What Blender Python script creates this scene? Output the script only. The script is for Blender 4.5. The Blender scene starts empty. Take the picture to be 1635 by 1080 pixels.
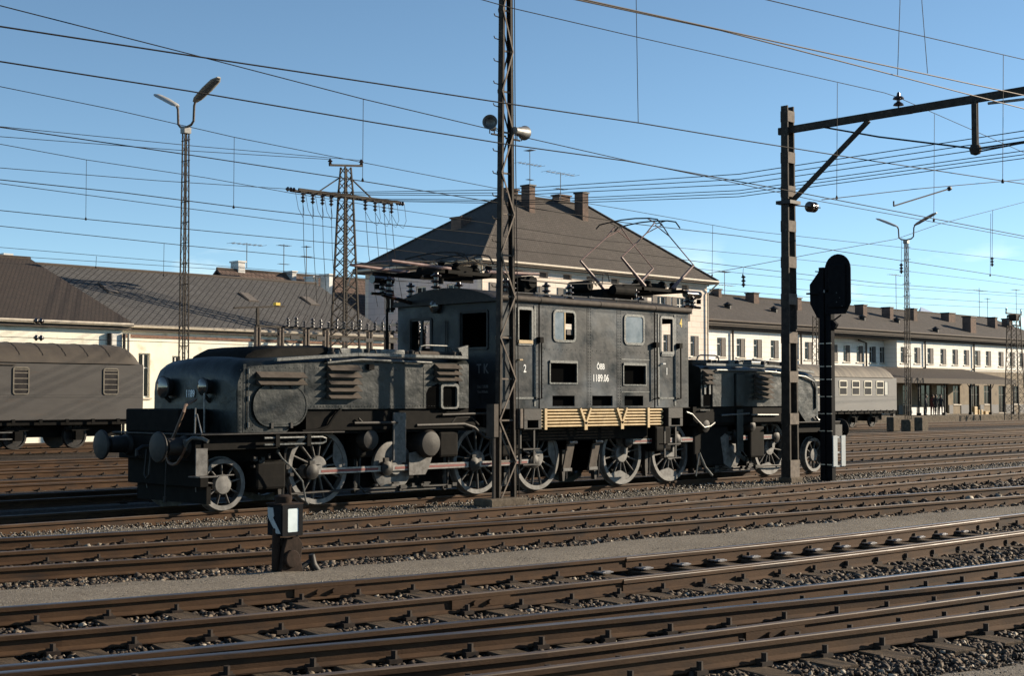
import bpy, bmesh, math, random
import numpy as np
from mathutils import Vector, Matrix
R = math.radians
rnd = random.Random(7)
S = bpy.context.scene
COL = S.collection

# ------------------------------------------------------------------ camera, sky, sun, exposure
F_PX, CX, CY, HZ = 2300.0, 817.5, 540.0, 637.0          # focal length and centre of the 1635 x 1080 photograph
YAW, PITCH = R(45.63), math.atan((HZ - CY) / F_PX)
CAM = Vector((-22.67, -20.9, 1.85))
cd = bpy.data.cameras.new('camera'); cam = bpy.data.objects.new('camera', cd); COL.objects.link(cam)
cd.sensor_width = 36.0; cd.lens = F_PX / 1635 * 36.0; cd.clip_start = 0.1; cd.clip_end = 30000
cam.location = CAM; cam.rotation_euler = (R(90) + PITCH, 0, -YAW)
S.camera = cam
SUN_AZ, SUN_EL = R(-26), R(19)                            # azimuth measured from +X towards +Y
sv = Vector((math.cos(SUN_EL) * math.cos(SUN_AZ), math.cos(SUN_EL) * math.sin(SUN_AZ), math.sin(SUN_EL)))
sl = bpy.data.lights.new('sun', 'SUN'); so = bpy.data.objects.new('sun', sl); COL.objects.link(so)
sl.energy = 5.0; sl.angle = R(0.5); sl.color = (1.0, 0.85, 0.65)
so.rotation_euler = (-sv).to_track_quat('-Z', 'Y').to_euler(); so.location = (20, -20, 30)
W = bpy.data.worlds.new('World'); S.world = W; W.use_nodes = True
wt = W.node_tree; wn = wt.nodes; wl = wt.links
bg = wn['Background']
sky = wn.new('ShaderNodeTexSky'); sky.sky_type = 'NISHITA'; sky.sun_disc = False
sky.sun_elevation = SUN_EL; sky.sun_rotation = math.atan2(sv.x, sv.y)
sky.altitude = 400; sky.air_density = 0.6; sky.dust_density = 0.0; sky.ozone_density = 1.9
tc = wn.new('ShaderNodeTexCoord'); sep = wn.new('ShaderNodeSeparateXYZ'); wl.new(tc.outputs['Generated'], sep.inputs[0])
mp = wn.new('ShaderNodeMapping'); mp.inputs['Scale'].default_value = (9, 9, 34); wl.new(tc.outputs['Generated'], mp.inputs[0])
nz = wn.new('ShaderNodeTexNoise'); nz.inputs['Scale'].default_value = 1.0; nz.inputs['Detail'].default_value = 9; nz.inputs['Roughness'].default_value = 0.55
wl.new(mp.outputs[0], nz.inputs['Vector'])
cr = wn.new('ShaderNodeValToRGB'); cr.color_ramp.elements[0].position = 0.52; cr.color_ramp.elements[1].position = 0.66
wl.new(nz.outputs['Fac'], cr.inputs[0])
band = wn.new('ShaderNodeValToRGB')                        # clouds hang low over the horizon only
e = band.color_ramp.elements; e[0].position = 0.03; e[0].color = (1, 1, 1, 1); e[1].position = 0.115; e[1].color = (0, 0, 0, 1)
wl.new(sep.outputs['Z'], band.inputs[0])
mul = wn.new('ShaderNodeMath'); mul.operation = 'MULTIPLY'; wl.new(cr.outputs[0], mul.inputs[0]); wl.new(band.outputs[0], mul.inputs[1])
mul2 = wn.new('ShaderNodeMath'); mul2.operation = 'MULTIPLY'; mul2.inputs[1].default_value = 0.7; wl.new(mul.outputs[0], mul2.inputs[0])
mx = wn.new('ShaderNodeMix'); mx.data_type = 'RGBA'
wl.new(mul2.outputs[0], mx.inputs['Factor']); wl.new(sky.outputs[0], mx.inputs['A']); mx.inputs['B'].default_value = (10.5, 10.2, 10.0, 1)
hs = wn.new('ShaderNodeHueSaturation'); hs.inputs['Saturation'].default_value = 1.0
tint = wn.new('ShaderNodeMix'); tint.data_type = 'RGBA'; tint.blend_type = 'MULTIPLY'; tint.inputs['Factor'].default_value = 1.0; tint.inputs['B'].default_value = (0.97, 1.03, 0.92, 1)   # the film's cyan-leaning blue
wl.new(mx.outputs['Result'], tint.inputs['A']); wl.new(tint.outputs['Result'], hs.inputs['Color']); wl.new(hs.outputs[0], bg.inputs[0])
bg.inputs[1].default_value = 0.092
S.view_settings.view_transform = 'Standard'; S.view_settings.look = 'None'; S.view_settings.gamma = 1.0
S.view_settings.exposure = 1.0

# ------------------------------------------------------------------ helpers
FW0 = Vector((math.sin(YAW), math.cos(YAW), 0)); RT = Vector((math.cos(YAW), -math.sin(YAW), 0))
FW = FW0 * math.cos(PITCH) + Vector((0, 0, math.sin(PITCH))); UP = FW0 * -math.sin(PITCH) + Vector((0, 0, math.cos(PITCH)))
def at(px, py, X=None, Y=None, z=None):
    """the point of the place seen at a pixel of the photograph, on the vertical plane X or Y or at height z"""
    d = RT * ((px - CX) / F_PX) - UP * ((py - CY) / F_PX) + FW
    t = (Y - CAM.y) / d.y if Y is not None else (z - CAM.z) / d.z if z is not None else (X - CAM.x) / d.x
    return CAM + d * t

class MB:
    def __init__(s): s.v = []; s.f = []; s.m = []; s.k = 0
    def add(s, vs, fs):
        o = len(s.v); s.v.extend([tuple(p) for p in vs]); s.f.extend([tuple(i + o for i in f) for f in fs]); s.m.extend([s.k] * len(fs)); return s
    def box(s, x0, x1, y0, y1, z0, z1):
        return s.add([(x0, y0, z0), (x1, y0, z0), (x1, y1, z0), (x0, y1, z0), (x0, y0, z1), (x1, y0, z1), (x1, y1, z1), (x0, y1, z1)],
                     [(0, 3, 2, 1), (4, 5, 6, 7), (0, 1, 5, 4), (1, 2, 6, 5), (2, 3, 7, 6), (3, 0, 4, 7)])
    def beam(s, p0, p1, w, h, up=(0, 0, 1)):
        p0 = Vector(p0); p1 = Vector(p1); d = (p1 - p0).normalized(); u = Vector(up)
        if abs(d.dot(u)) > 0.99: u = Vector((1, 0, 0))
        a = d.cross(u).normalized(); b = a.cross(d).normalized(); a *= w / 2; b *= h / 2
        vs = [p + q for p in (p0, p1) for q in (-a - b, a - b, a + b, -a + b)]
        return s.add(vs, [(0, 1, 2, 3), (7, 6, 5, 4), (0, 4, 5, 1), (1, 5, 6, 2), (2, 6, 7, 3), (3, 7, 4, 0)])
    def tube(s, pts, r, n=8):
        pts = [Vector(p) for p in pts]; N = len(pts); rs = r if isinstance(r, (list, tuple)) else [r] * N; a = None; vs = []
        for i, p in enumerate(pts):
            d = (pts[min(i + 1, N - 1)] - pts[max(i - 1, 0)]).normalized()
            if a is None:
                a = d.orthogonal().normalized()
            a = (a - d * a.dot(d)).normalized(); b = d.cross(a)
            vs += [p + (a * math.cos(t) + b * math.sin(t)) * rs[i] for t in [2 * math.pi * k / n for k in range(n)]]
        fs = [(i * n + k, i * n + (k + 1) % n, (i + 1) * n + (k + 1) % n, (i + 1) * n + k) for i in range(N - 1) for k in range(n)]
        fs += [tuple(range(n))[::-1], tuple((N - 1) * n + k for k in range(n))]
        return s.add(vs, fs)
    def cyl(s, p0, p1, r0, r1=None, n=16): return s.tube([p0, p1], [r0, r0 if r1 is None else r1], n)
    def lathe(s, prof, o, axis=(0, 0, 1), n=20):
        """prof: (radius, height along axis) pairs"""
        o = Vector(o); d = Vector(axis).normalized(); a = d.orthogonal().normalized(); b = d.cross(a); vs = []
        for r, h in prof:
            vs += [o + d * h + (a * math.cos(t) + b * math.sin(t)) * max(r, 1e-4) for t in [2 * math.pi * k / n for k in range(n)]]
        fs = [(i * n + k, i * n + (k + 1) % n, (i + 1) * n + (k + 1) % n, (i + 1) * n + k) for i in range(len(prof) - 1) for k in range(n)]
        fs += [tuple(range(n))[::-1], tuple((len(prof) - 1) * n + k for k in range(n))]
        return s.add(vs, fs)
    def ring(s, c, axis, r0, r1, t, n=40):
        """flat annulus of inner radius r0, outer r1 and thickness t along axis"""
        c = Vector(c); d = Vector(axis).normalized(); a = d.orthogonal().normalized(); b = d.cross(a); vs = []
        for (r, h) in ((r0, -t / 2), (r1, -t / 2), (r1, t / 2), (r0, t / 2)):
            vs += [c + d * h + (a * math.cos(q) + b * math.sin(q)) * r for q in [2 * math.pi * k / n for k in range(n)]]
        return s.add(vs, [(i * n + k, i * n + (k + 1) % n, ((i + 1) % 4) * n + (k + 1) % n, ((i + 1) % 4) * n + k) for i in range(4) for k in range(n)])
    def prism(s, poly, axis, a, b):
        """poly in the other two coordinates (cyclic order x: yz, y: xz, z: xy) pushed from a to b along axis"""
        n = len(poly)
        P = {'x': lambda p, c: (c, p[0], p[1]), 'y': lambda p, c: (p[0], c, p[1]), 'z': lambda p, c: (p[0], p[1], c)}[axis]
        return s.add([P(p, a) for p in poly] + [P(p, b) for p in poly],
                     [tuple(range(n))[::-1], tuple(range(n, 2 * n))] + [(i, (i + 1) % n, n + (i + 1) % n, n + i) for i in range(n)])
    def loft(s, secs, cap=True):
        n = len(secs[0]); vs = [p for q in secs for p in q]
        fs = [(i * n + k, i * n + (k + 1) % n, (i + 1) * n + (k + 1) % n, (i + 1) * n + k) for i in range(len(secs) - 1) for k in range(n)]
        if cap: fs += [tuple(range(n))[::-1], tuple((len(secs) - 1) * n + k for k in range(n))]
        return s.add(vs, fs)
    def wall(s, axis, c, t, a0, a1, z0, z1, holes):
        """wall in the plane axis = c, thickness t (towards +axis), from a0 to a1 and z0 to z1, real openings (a0, a1, z0, z1)"""
        A = sorted({a0, a1, *[h[0] for h in holes], *[h[1] for h in holes]}); A = [q for q in A if a0 <= q <= a1]
        Z = sorted({z0, z1, *[h[2] for h in holes], *[h[3] for h in holes]}); Z = [q for q in Z if z0 <= q <= z1]
        full = lambda i, j: 0 <= i < len(A) - 1 and 0 <= j < len(Z) - 1 and not any(h[0] <= (A[i] + A[i + 1]) / 2 <= h[1] and h[2] <= (Z[j] + Z[j + 1]) / 2 <= h[3] for h in holes)
        P = (lambda a, z, o: (a, c + o, z)) if axis == 'y' else (lambda a, z, o: (c + o, a, z))
        for i in range(len(A) - 1):
            for j in range(len(Z) - 1):
                if not full(i, j): continue
                x0, x1, y0, y1 = A[i], A[i + 1], Z[j], Z[j + 1]
                s.add([P(x0, y0, 0), P(x1, y0, 0), P(x1, y1, 0), P(x0, y1, 0)], [(0, 1, 2, 3)])
                s.add([P(x0, y0, t), P(x1, y0, t), P(x1, y1, t), P(x0, y1, t)], [(3, 2, 1, 0)])
                for (di, dj, e0, e1) in ((-1, 0, (x0, y0), (x0, y1)), (1, 0, (x1, y0), (x1, y1)), (0, -1, (x0, y0), (x1, y0)), (0, 1, (x0, y1), (x1, y1))):
                    if not full(i + di, j + dj):
                        s.add([P(*e0, 0), P(*e1, 0), P(*e1, t), P(*e0, t)], [(0, 1, 2, 3)])
        return s
    def build(s, name, mat, parent=None, split=False, **k):
        if not split: return s.build1(name, mat, parent, **k)
        n = len(s.v); root = list(range(n))
        def find(i):
            while root[i] != i: root[i] = root[root[i]]; i = root[i]
            return i
        for f in s.f:
            for i in f[1:]: root[find(i)] = find(f[0])
        isl = {}
        for f in s.f: isl.setdefault(find(f[0]), []).append(f)
        out = []
        for fs in isl.values():
            ids = sorted({i for f in fs for i in f}); mp = {i: j for j, i in enumerate(ids)}; m = MB(); m.add([s.v[i] for i in ids], [tuple(mp[i] for i in f) for f in fs]); out.append(m.build1(name, mat, parent, **k))
        return out[0]
    def build1(s, name, mat, parent=None, smooth=False, bevel=0, label=None, cat=None, group=None, kind=None, loc=None, seg=1):
        me = bpy.data.meshes.new(name); me.from_pydata(s.v, [], s.f)
        for m in (mat if isinstance(mat, (list, tuple)) else [mat]): me.materials.append(m)
        if isinstance(mat, (list, tuple)): me.polygons.foreach_set('material_index', s.m)
        bm = bmesh.new(); bm.from_mesh(me); bmesh.ops.recalc_face_normals(bm, faces=bm.faces); bm.to_mesh(me); bm.free()
        if smooth:
            me.shade_smooth(); me.set_sharp_from_angle(angle=R(38))
        me.update()
        o = bpy.data.objects.new(name, me); COL.objects.link(o)
        if parent: o.parent = parent
        if loc: o.location = loc
        if bevel:
            b = o.modifiers.new('bevel', 'BEVEL'); b.width = bevel; b.segments = seg; b.limit_method = 'ANGLE'; b.angle_limit = R(40)
        tag(o, label, cat, group, kind)
        return o
def tag(o, label=None, cat=None, group=None, kind=None):
    for k, v in (('label', label), ('category', cat), ('group', group), ('kind', kind)):
        if v: o[k] = v
    return o
def empty(name, loc, label, cat, group=None, rz=0):
    o = bpy.data.objects.new(name, None); COL.objects.link(o); o.location = loc; o.rotation_euler = (0, 0, rz); o.empty_display_size = 0.2
    return tag(o, label, cat, group)
def copy_tree(o, parent=None):
    c = o.copy(); COL.objects.link(c)
    if parent: c.parent = parent
    for ch in list(o.children): copy_tree(ch, c)
    return c
def text(name, s, size, mat, parent, loc, rot, sx=1.0, depth=0.004):
    cu = bpy.data.curves.new(name, 'FONT'); cu.body = s; cu.size = size; cu.align_x = 'CENTER'; cu.align_y = 'CENTER'; cu.extrude = depth; cu.offset = 0.004
    t = bpy.data.objects.new(name, cu); COL.objects.link(t)
    dg = bpy.context.evaluated_depsgraph_get(); me = bpy.data.meshes.new_from_object(t.evaluated_get(dg)); bpy.data.objects.remove(t)
    me.materials.clear(); me.materials.append(mat)
    o = bpy.data.objects.new(name, me); COL.objects.link(o); o.parent = parent; o.location = loc; o.rotation_euler = rot; o.scale = (sx, 1, 1)
    return o

# ------------------------------------------------------------------ materials
def mat(name, c1, c2=None, scale=8.0, rough=0.7, metal=0.0, bump=0.0, bscale=None, detail=6.0, lo=0.35, hi=0.65, stretch=(1, 1, 1), spec=0.5,
        c3=None, s3=40.0, t3=(0.6, 0.7), rvar=0.0, gen=False):
    m = bpy.data.materials.new(name); m.use_nodes = True; t = m.node_tree; n = t.nodes; l = t.links; b = n['Principled BSDF']
    b.inputs['Roughness'].default_value = rough; b.inputs['Metallic'].default_value = metal; b.inputs['Specular IOR Level'].default_value = spec
    b.inputs['Base Color'].default_value = (*c1, 1)
    if c2 is None and not bump: return m
    co = n.new('ShaderNodeTexCoord'); mp = n.new('ShaderNodeMapping'); mp.inputs['Scale'].default_value = stretch; l.new(co.outputs['Object'], mp.inputs[0])
    if c2 is not None:
        z = n.new('ShaderNodeTexNoise'); z.inputs['Scale'].default_value = scale; z.inputs['Detail'].default_value = detail; z.inputs['Roughness'].default_value = 0.62
        l.new(mp.outputs[0], z.inputs['Vector'])
        r = n.new('ShaderNodeValToRGB'); r.color_ramp.elements[0].position = lo; r.color_ramp.elements[1].position = hi
        r.color_ramp.elements[0].color = (*c1, 1); r.color_ramp.elements[1].color = (*c2, 1); l.new(z.outputs['Fac'], r.inputs[0]); out = r.outputs[0]
        if c3 is not None:
            z3 = n.new('ShaderNodeTexNoise'); z3.inputs['Scale'].default_value = s3; z3.inputs['Detail'].default_value = 4; l.new(mp.outputs[0], z3.inputs['Vector'])
            r3 = n.new('ShaderNodeValToRGB'); r3.color_ramp.elements[0].position, r3.color_ramp.elements[1].position = t3; l.new(z3.outputs['Fac'], r3.inputs[0])
            x = n.new('ShaderNodeMix'); x.data_type = 'RGBA'; l.new(r3.outputs[0], x.inputs['Factor']); l.new(out, x.inputs['A']); x.inputs['B'].default_value = (*c3, 1); out = x.outputs['Result']
        l.new(out, b.inputs['Base Color'])
        if rvar:
            mr = n.new('ShaderNodeMapRange'); mr.inputs['From Min'].default_value = 0.3; mr.inputs['From Max'].default_value = 0.7
            mr.inputs['To Min'].default_value = rough - rvar; mr.inputs['To Max'].default_value = rough + rvar; l.new(z.outputs['Fac'], mr.inputs[0]); l.new(mr.outputs[0], b.inputs['Roughness'])
    if bump:
        zb = n.new('ShaderNodeTexNoise'); zb.inputs['Scale'].default_value = bscale or scale * 4; zb.inputs['Detail'].default_value = 5; l.new(mp.outputs[0], zb.inputs['Vector'])
        bp = n.new('ShaderNodeBump'); bp.inputs['Strength'].default_value = 1.0; bp.inputs['Distance'].default_value = bump; l.new(zb.outputs['Fac'], bp.inputs['Height']); l.new(bp.outputs[0], b.inputs['Normal'])
    return m
def bricks(name, c1, c2, mortar, bw, bh, axes='xz', msize=0.02, rough=0.85, rot=0.0, offset=0.5, bump=0.006, dirt=(0.02, 0.02, 0.02), amt=0.5, dsc=0.6):
    """courses of bricks, tiles or slates, laid in metres on the two named object axes"""
    m = bpy.data.materials.new(name); m.use_nodes = True; t = m.node_tree; n = t.nodes; l = t.links; b = n['Principled BSDF']
    b.inputs['Roughness'].default_value = rough; b.inputs['Specular IOR Level'].default_value = 0.3
    co = n.new('ShaderNodeTexCoord'); sp = n.new('ShaderNodeSeparateXYZ'); cb = n.new('ShaderNodeCombineXYZ'); l.new(co.outputs['Object'], sp.inputs[0])
    l.new(sp.outputs[axes[0].upper()], cb.inputs[0]); l.new(sp.outputs[axes[1].upper()], cb.inputs[1])
    mp = n.new('ShaderNodeMapping'); mp.inputs['Rotation'].default_value = (0, 0, rot); l.new(cb.outputs[0], mp.inputs[0])
    k = n.new('ShaderNodeTexBrick'); k.inputs['Color1'].default_value = (*c1, 1); k.inputs['Color2'].default_value = (*c2, 1); k.inputs['Mortar'].default_value = (*mortar, 1)
    k.inputs['Scale'].default_value = 1.0; k.inputs['Brick Width'].default_value = bw; k.inputs['Row Height'].default_value = bh; k.inputs['Mortar Size'].default_value = msize * bh; k.offset = offset
    k.inputs['Mortar Smooth'].default_value = 0.2
    l.new(mp.outputs[0], k.inputs['Vector'])
    z = n.new('ShaderNodeTexNoise'); z.inputs['Scale'].default_value = dsc; z.inputs['Detail'].default_value = 8; z.inputs['Roughness'].default_value = 0.7; l.new(co.outputs['Object'], z.inputs['Vector'])
    r = n.new('ShaderNodeMapRange'); r.inputs['From Min'].default_value = 0.4; r.inputs['From Max'].default_value = 0.75; r.inputs['To Max'].default_value = amt; l.new(z.outputs['Fac'], r.inputs[0])
    x = n.new('ShaderNodeMix'); x.data_type = 'RGBA'; l.new(r.outputs[0], x.inputs['Factor']); l.new(k.outputs['Color'], x.inputs['A']); x.inputs['B'].default_value = (*dirt, 1)
    l.new(x.outputs['Result'], b.inputs['Base Color'])
    bp = n.new('ShaderNodeBump'); bp.inputs['Distance'].default_value = bump; bp.inputs['Strength'].default_value = 0.8; bp.invert = True; l.new(k.outputs['Fac'], bp.inputs['Height']); l.new(bp.outputs[0], b.inputs['Normal'])
    return m
def stone_mat(name, cols, rough=0.85):
    m = bpy.data.materials.new(name); m.use_nodes = True; t = m.node_tree; n = t.nodes; l = t.links; b = n['Principled BSDF']; b.inputs['Roughness'].default_value = rough
    g = n.new('ShaderNodeNewGeometry'); r = n.new('ShaderNodeValToRGB'); el = r.color_ramp.elements
    while len(el) < len(cols): el.new(0.5)
    for i, (p, c) in enumerate(cols): el[i].position = p; el[i].color = (*c, 1)
    l.new(g.outputs['Random Per Island'], r.inputs[0]); l.new(r.outputs[0], b.inputs['Base Color'])
    return m
def ground_mat(name, stops, scale, bump, fine=1.0, patch=(0.5, 0.5, 0.5), psc=0.5, pamt=0.5, jag=None):
    """loose stones: voronoi cells of mixed colours with deep gaps"""
    m = bpy.data.materials.new(name); m.use_nodes = True; t = m.node_tree; n = t.nodes; l = t.links; b = n['Principled BSDF']; b.inputs['Roughness'].default_value = 0.9; b.inputs['Specular IOR Level'].default_value = 0.25
    co = n.new('ShaderNodeTexCoord')
    v = n.new('ShaderNodeTexVoronoi'); v.inputs['Scale'].default_value = scale; v.inputs['Randomness'].default_value = 1.0; l.new(co.outputs['Object'], v.inputs['Vector'])
    bw = n.new('ShaderNodeRGBToBW'); l.new(v.outputs['Color'], bw.inputs[0])
    r = n.new('ShaderNodeValToRGB'); el = r.color_ramp.elements
    while len(el) < len(stops): el.new(0.5)
    for i, (p, c) in enumerate(stops): el[i].position = p; el[i].color = (*c, 1)
    l.new(bw.outputs[0], r.inputs[0])
    z = n.new('ShaderNodeTexNoise'); z.inputs['Scale'].default_value = psc; z.inputs['Detail'].default_value = 9; z.inputs['Roughness'].default_value = 0.7; l.new(co.outputs['Object'], z.inputs['Vector'])
    q = n.new('ShaderNodeMapRange'); q.inputs['From Min'].default_value = 0.42; q.inputs['From Max'].default_value = 0.7; q.inputs['To Max'].default_value = pamt; l.new(z.outputs['Fac'], q.inputs[0])
    x = n.new('ShaderNodeMix'); x.data_type = 'RGBA'; l.new(q.outputs[0], x.inputs['Factor']); l.new(r.outputs[0], x.inputs['A']); x.inputs['B'].default_value = (*patch, 1)
    l.new(x.outputs['Result'], b.inputs['Base Color'])
    v2 = n.new('ShaderNodeTexVoronoi'); v2.feature = 'DISTANCE_TO_EDGE'; v2.inputs['Scale'].default_value = scale; l.new(co.outputs['Object'], v2.inputs['Vector'])
    mr = n.new('ShaderNodeMath'); mr.operation = 'MINIMUM'; mr.inputs[1].default_value = 0.3; l.new(v2.outputs['Distance'], mr.inputs[0])
    ad = n.new('ShaderNodeMath'); ad.operation = 'MULTIPLY_ADD'; ad.inputs[1].default_value = 1.2; l.new(bw.outputs[0], ad.inputs[0]); l.new(mr.outputs[0], ad.inputs[2])
    bp = n.new('ShaderNodeBump'); bp.inputs['Distance'].default_value = bump; bp.inputs['Strength'].default_value = 1.0; l.new(ad.outputs[0], bp.inputs['Height']); l.new(bp.outputs[0], b.inputs['Normal'])
    return m
def roundpoly(x0, x1, z0, z1, r, n=5):
    p = []
    for cx, cz, a in ((x1 - r, z1 - r, 0), (x0 + r, z1 - r, 90), (x0 + r, z0 + r, 180), (x1 - r, z0 + r, 270)):
        p += [(cx + r * math.cos(R(a + 90 * k / n)), cz + r * math.sin(R(a + 90 * k / n))) for k in range(n + 1)]
    return p
def frame_ring(mb, outer, inner, axis, a, b):
    """a frame between two outlines of equal point count, from a to b along axis"""
    n = len(outer)
    P = {'x': lambda p, c: (c, p[0], p[1]), 'y': lambda p, c: (p[0], c, p[1])}[axis]
    mb.add([P(p, c) for c in (a, b) for q in (outer, inner) for p in q],
           [f for i in range(n) for f in [(i, (i + 1) % n, n + (i + 1) % n, n + i), (2 * n + i, 3 * n + i, 3 * n + (i + 1) % n, 2 * n + (i + 1) % n),
            (i, 2 * n + i, 2 * n + (i + 1) % n, (i + 1) % n), (n + i, n + (i + 1) % n, 3 * n + (i + 1) % n, 3 * n + i)]])

M = {}
M['rail'] = mat('rail_rust', (0.040, 0.020, 0.009), (0.068, 0.036, 0.017), 5, 0.85, 0, 0.002, 60, stretch=(0.5, 1, 2), c3=(0.020, 0.014, 0.011), s3=3, t3=(0.52, 0.75), spec=0.25)
M['railtop'] = mat('rail_head_worn', (0.055, 0.036, 0.023), (0.095, 0.066, 0.046), 3, 0.55, 0.1, 0.0008, 50, stretch=(0.3, 1, 1), rvar=0.12)
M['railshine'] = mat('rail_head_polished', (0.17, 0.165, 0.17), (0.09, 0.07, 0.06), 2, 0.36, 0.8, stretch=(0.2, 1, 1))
M['fast'] = mat('fastening_iron', (0.016, 0.011, 0.008), (0.035, 0.022, 0.015), 20, 0.8, spec=0.3)
M['wood'] = mat('sleeper_wood', (0.046, 0.032, 0.020), (0.105, 0.076, 0.051), 9, 0.92, 0, 0.006, 30, stretch=(6, 0.6, 3), c3=(0.018, 0.014, 0.011), s3=2.5, t3=(0.5, 0.7), spec=0.2)
M['grease'] = mat('chair_plate_steel', (0.22, 0.21, 0.20), (0.42, 0.40, 0.38), 30, 0.35, 0.6)
M['black'] = mat('sooty_black_iron', (0.0035, 0.0033, 0.003), (0.008, 0.007, 0.006), 6, 0.8, 0, 0.002, 30, spec=0.1)
M['iron'] = mat('dark_iron', (0.008, 0.0075, 0.007), (0.020, 0.017, 0.015), 8, 0.6, 0.0, 0.002, 25, c3=(0.045, 0.03, 0.02), s3=9, t3=(0.62, 0.75), spec=0.35)
M['paint'] = mat('worn_dark_green_paint', (0.0045, 0.006, 0.0058), (0.017, 0.021, 0.020), 3.2, 0.42, 0.0, 0.026, 2.6, c3=(0.003, 0.004, 0.004), s3=2.2, t3=(0.55, 0.75), rvar=0.10, spec=0.30)
M['cab'] = mat('chalky_grey_cab_paint', (0.005, 0.0062, 0.007), (0.017, 0.020, 0.0225), 2.4, 0.42, 0.0, 0.012, 2.2, c3=(0.075, 0.086, 0.096), s3=0.95, t3=(0.48, 0.68), rvar=0.16, spec=0.22)
M['door'] = mat('scuffed_door_paint', (0.008, 0.010, 0.010), (0.024, 0.027, 0.027), 9, 0.45, 0.0, 0.004, 20, c3=(0.13, 0.14, 0.13), s3=28, t3=(0.62, 0.7), spec=0.4)
M['trim'] = mat('scuffed_bright_edging', (0.042, 0.045, 0.043), (0.135, 0.138, 0.13), 22, 0.45, 0.2, 0.002, 60)
M['dooredge'] = mat('scuffed_door_edging', (0.03, 0.034, 0.034), (0.13, 0.14, 0.13), 26, 0.45, 0.1, 0.003, 60, lo=0.42, hi=0.68)
M['louvre'] = mat('dusty_taupe_louvre', (0.052, 0.042, 0.034), (0.082, 0.067, 0.055), 7, 0.8, spec=0.25)
M['steel'] = mat('bare_grey_steel', (0.05, 0.047, 0.044), (0.115, 0.11, 0.104), 12, 0.55, 0.2, 0.001, 40, c3=(0.03, 0.022, 0.017), s3=10, t3=(0.55, 0.75))
M['tyre'] = mat('wheel_tyre_steel', (0.075, 0.072, 0.068), (0.155, 0.15, 0.143), 9, 0.6, 0.1, c3=(0.035, 0.03, 0.025), s3=7, t3=(0.55, 0.8))
M['rod'] = mat('bright_rod_steel', (0.15, 0.14, 0.13), (0.27, 0.255, 0.24), 9, 0.4, 0.4)
M['red'] = mat('faded_red_paint', (0.11, 0.010, 0.007), (0.16, 0.025, 0.018), 8, 0.6)
M['pink'] = mat('faded_red_pantograph_paint', (0.13, 0.07, 0.062), (0.22, 0.135, 0.125), 8, 0.6)
M['pipe'] = mat('yellowed_cooling_pipe', (0.36, 0.245, 0.105), (0.50, 0.36, 0.18), 6, 0.6, c3=(0.20, 0.125, 0.055), s3=8, t3=(0.6, 0.75))
M['glass'] = mat('window_glass', (0.014, 0.012, 0.011), rough=0.1, spec=0.22)
M['dirtyglass'] = mat('milky_dirty_glass', (0.10, 0.12, 0.135), (0.18, 0.20, 0.22), 5, 0.22, spec=0.8)
M['lens'] = mat('lamp_lens', (0.13, 0.12, 0.11), rough=0.12, metal=0.8)
M['white'] = mat('white_lettering', (0.78, 0.78, 0.75), (0.6, 0.6, 0.58), 30, 0.7)
M['grey'] = mat('faded_grey_lettering', (0.12, 0.12, 0.115), rough=0.8)
M['hose'] = mat('brown_rubber_hose', (0.085, 0.05, 0.034), (0.12, 0.075, 0.05), 14, 0.6)
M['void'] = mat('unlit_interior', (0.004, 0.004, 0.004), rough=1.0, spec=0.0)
M['porc'] = mat('brown_porcelain', (0.025, 0.014, 0.010), rough=0.2, spec=0.7)
M['porcw'] = mat('pale_porcelain', (0.55, 0.52, 0.46), rough=0.2, spec=0.7)
M['mast'] = mat('weathered_brown_mast_steel', (0.020, 0.016, 0.013), (0.045, 0.036, 0.028), 7, 0.8, 0.0, 0.001, 40, c3=(0.09, 0.072, 0.056), s3=12, t3=(0.6, 0.75), spec=0.3)
M['pale'] = mat('pale_weathered_steel', (0.085, 0.068, 0.055), (0.16, 0.13, 0.105), 9, 0.8, 0, 0.002, 30, spec=0.3)
M['galv'] = mat('galvanised_steel', (0.13, 0.13, 0.125), (0.22, 0.215, 0.205), 10, 0.5, 0.4)
M['conc'] = mat('weathered_concrete', (0.07, 0.055, 0.04), (0.14, 0.112, 0.082), 6, 0.92, 0, 0.012, 25, c3=(0.05, 0.042, 0.032), s3=5, t3=(0.52, 0.75), spec=0.2)
M['wire'] = mat('dark_copper_wire', (0.010, 0.009, 0.009), rough=0.7, spec=0.15)
M['lampgrey'] = mat('pale_lamp_enamel', (0.30, 0.29, 0.27), (0.40, 0.39, 0.36), 8, 0.5)
M['board'] = mat('pale_grey_marker_enamel', (0.24, 0.27, 0.28), (0.30, 0.33, 0.34), 8, 0.5)
M['pane'] = mat('dusty_dark_pane', (0.020, 0.017, 0.016), (0.035, 0.03, 0.028), 3, 0.35, spec=0.12)
M['wirelit'] = mat('bright_contact_wire', (0.12, 0.10, 0.08), rough=0.45, metal=0.5)
M['signal'] = mat('matt_black_signal_paint', (0.005, 0.0055, 0.007), (0.010, 0.0105, 0.012), 6, 0.8, spec=0.08)
M['milk'] = mat('milk_glass', (0.62, 0.70, 0.72), (0.5, 0.58, 0.6), 4, 0.25)
M['yellow'] = mat('yellow_paint', (0.6, 0.42, 0.03), rough=0.6)
M['orange'] = mat('dull_red_brick_cornice', (0.13, 0.065, 0.045), (0.22, 0.13, 0.09), 9, 0.9)
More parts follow.
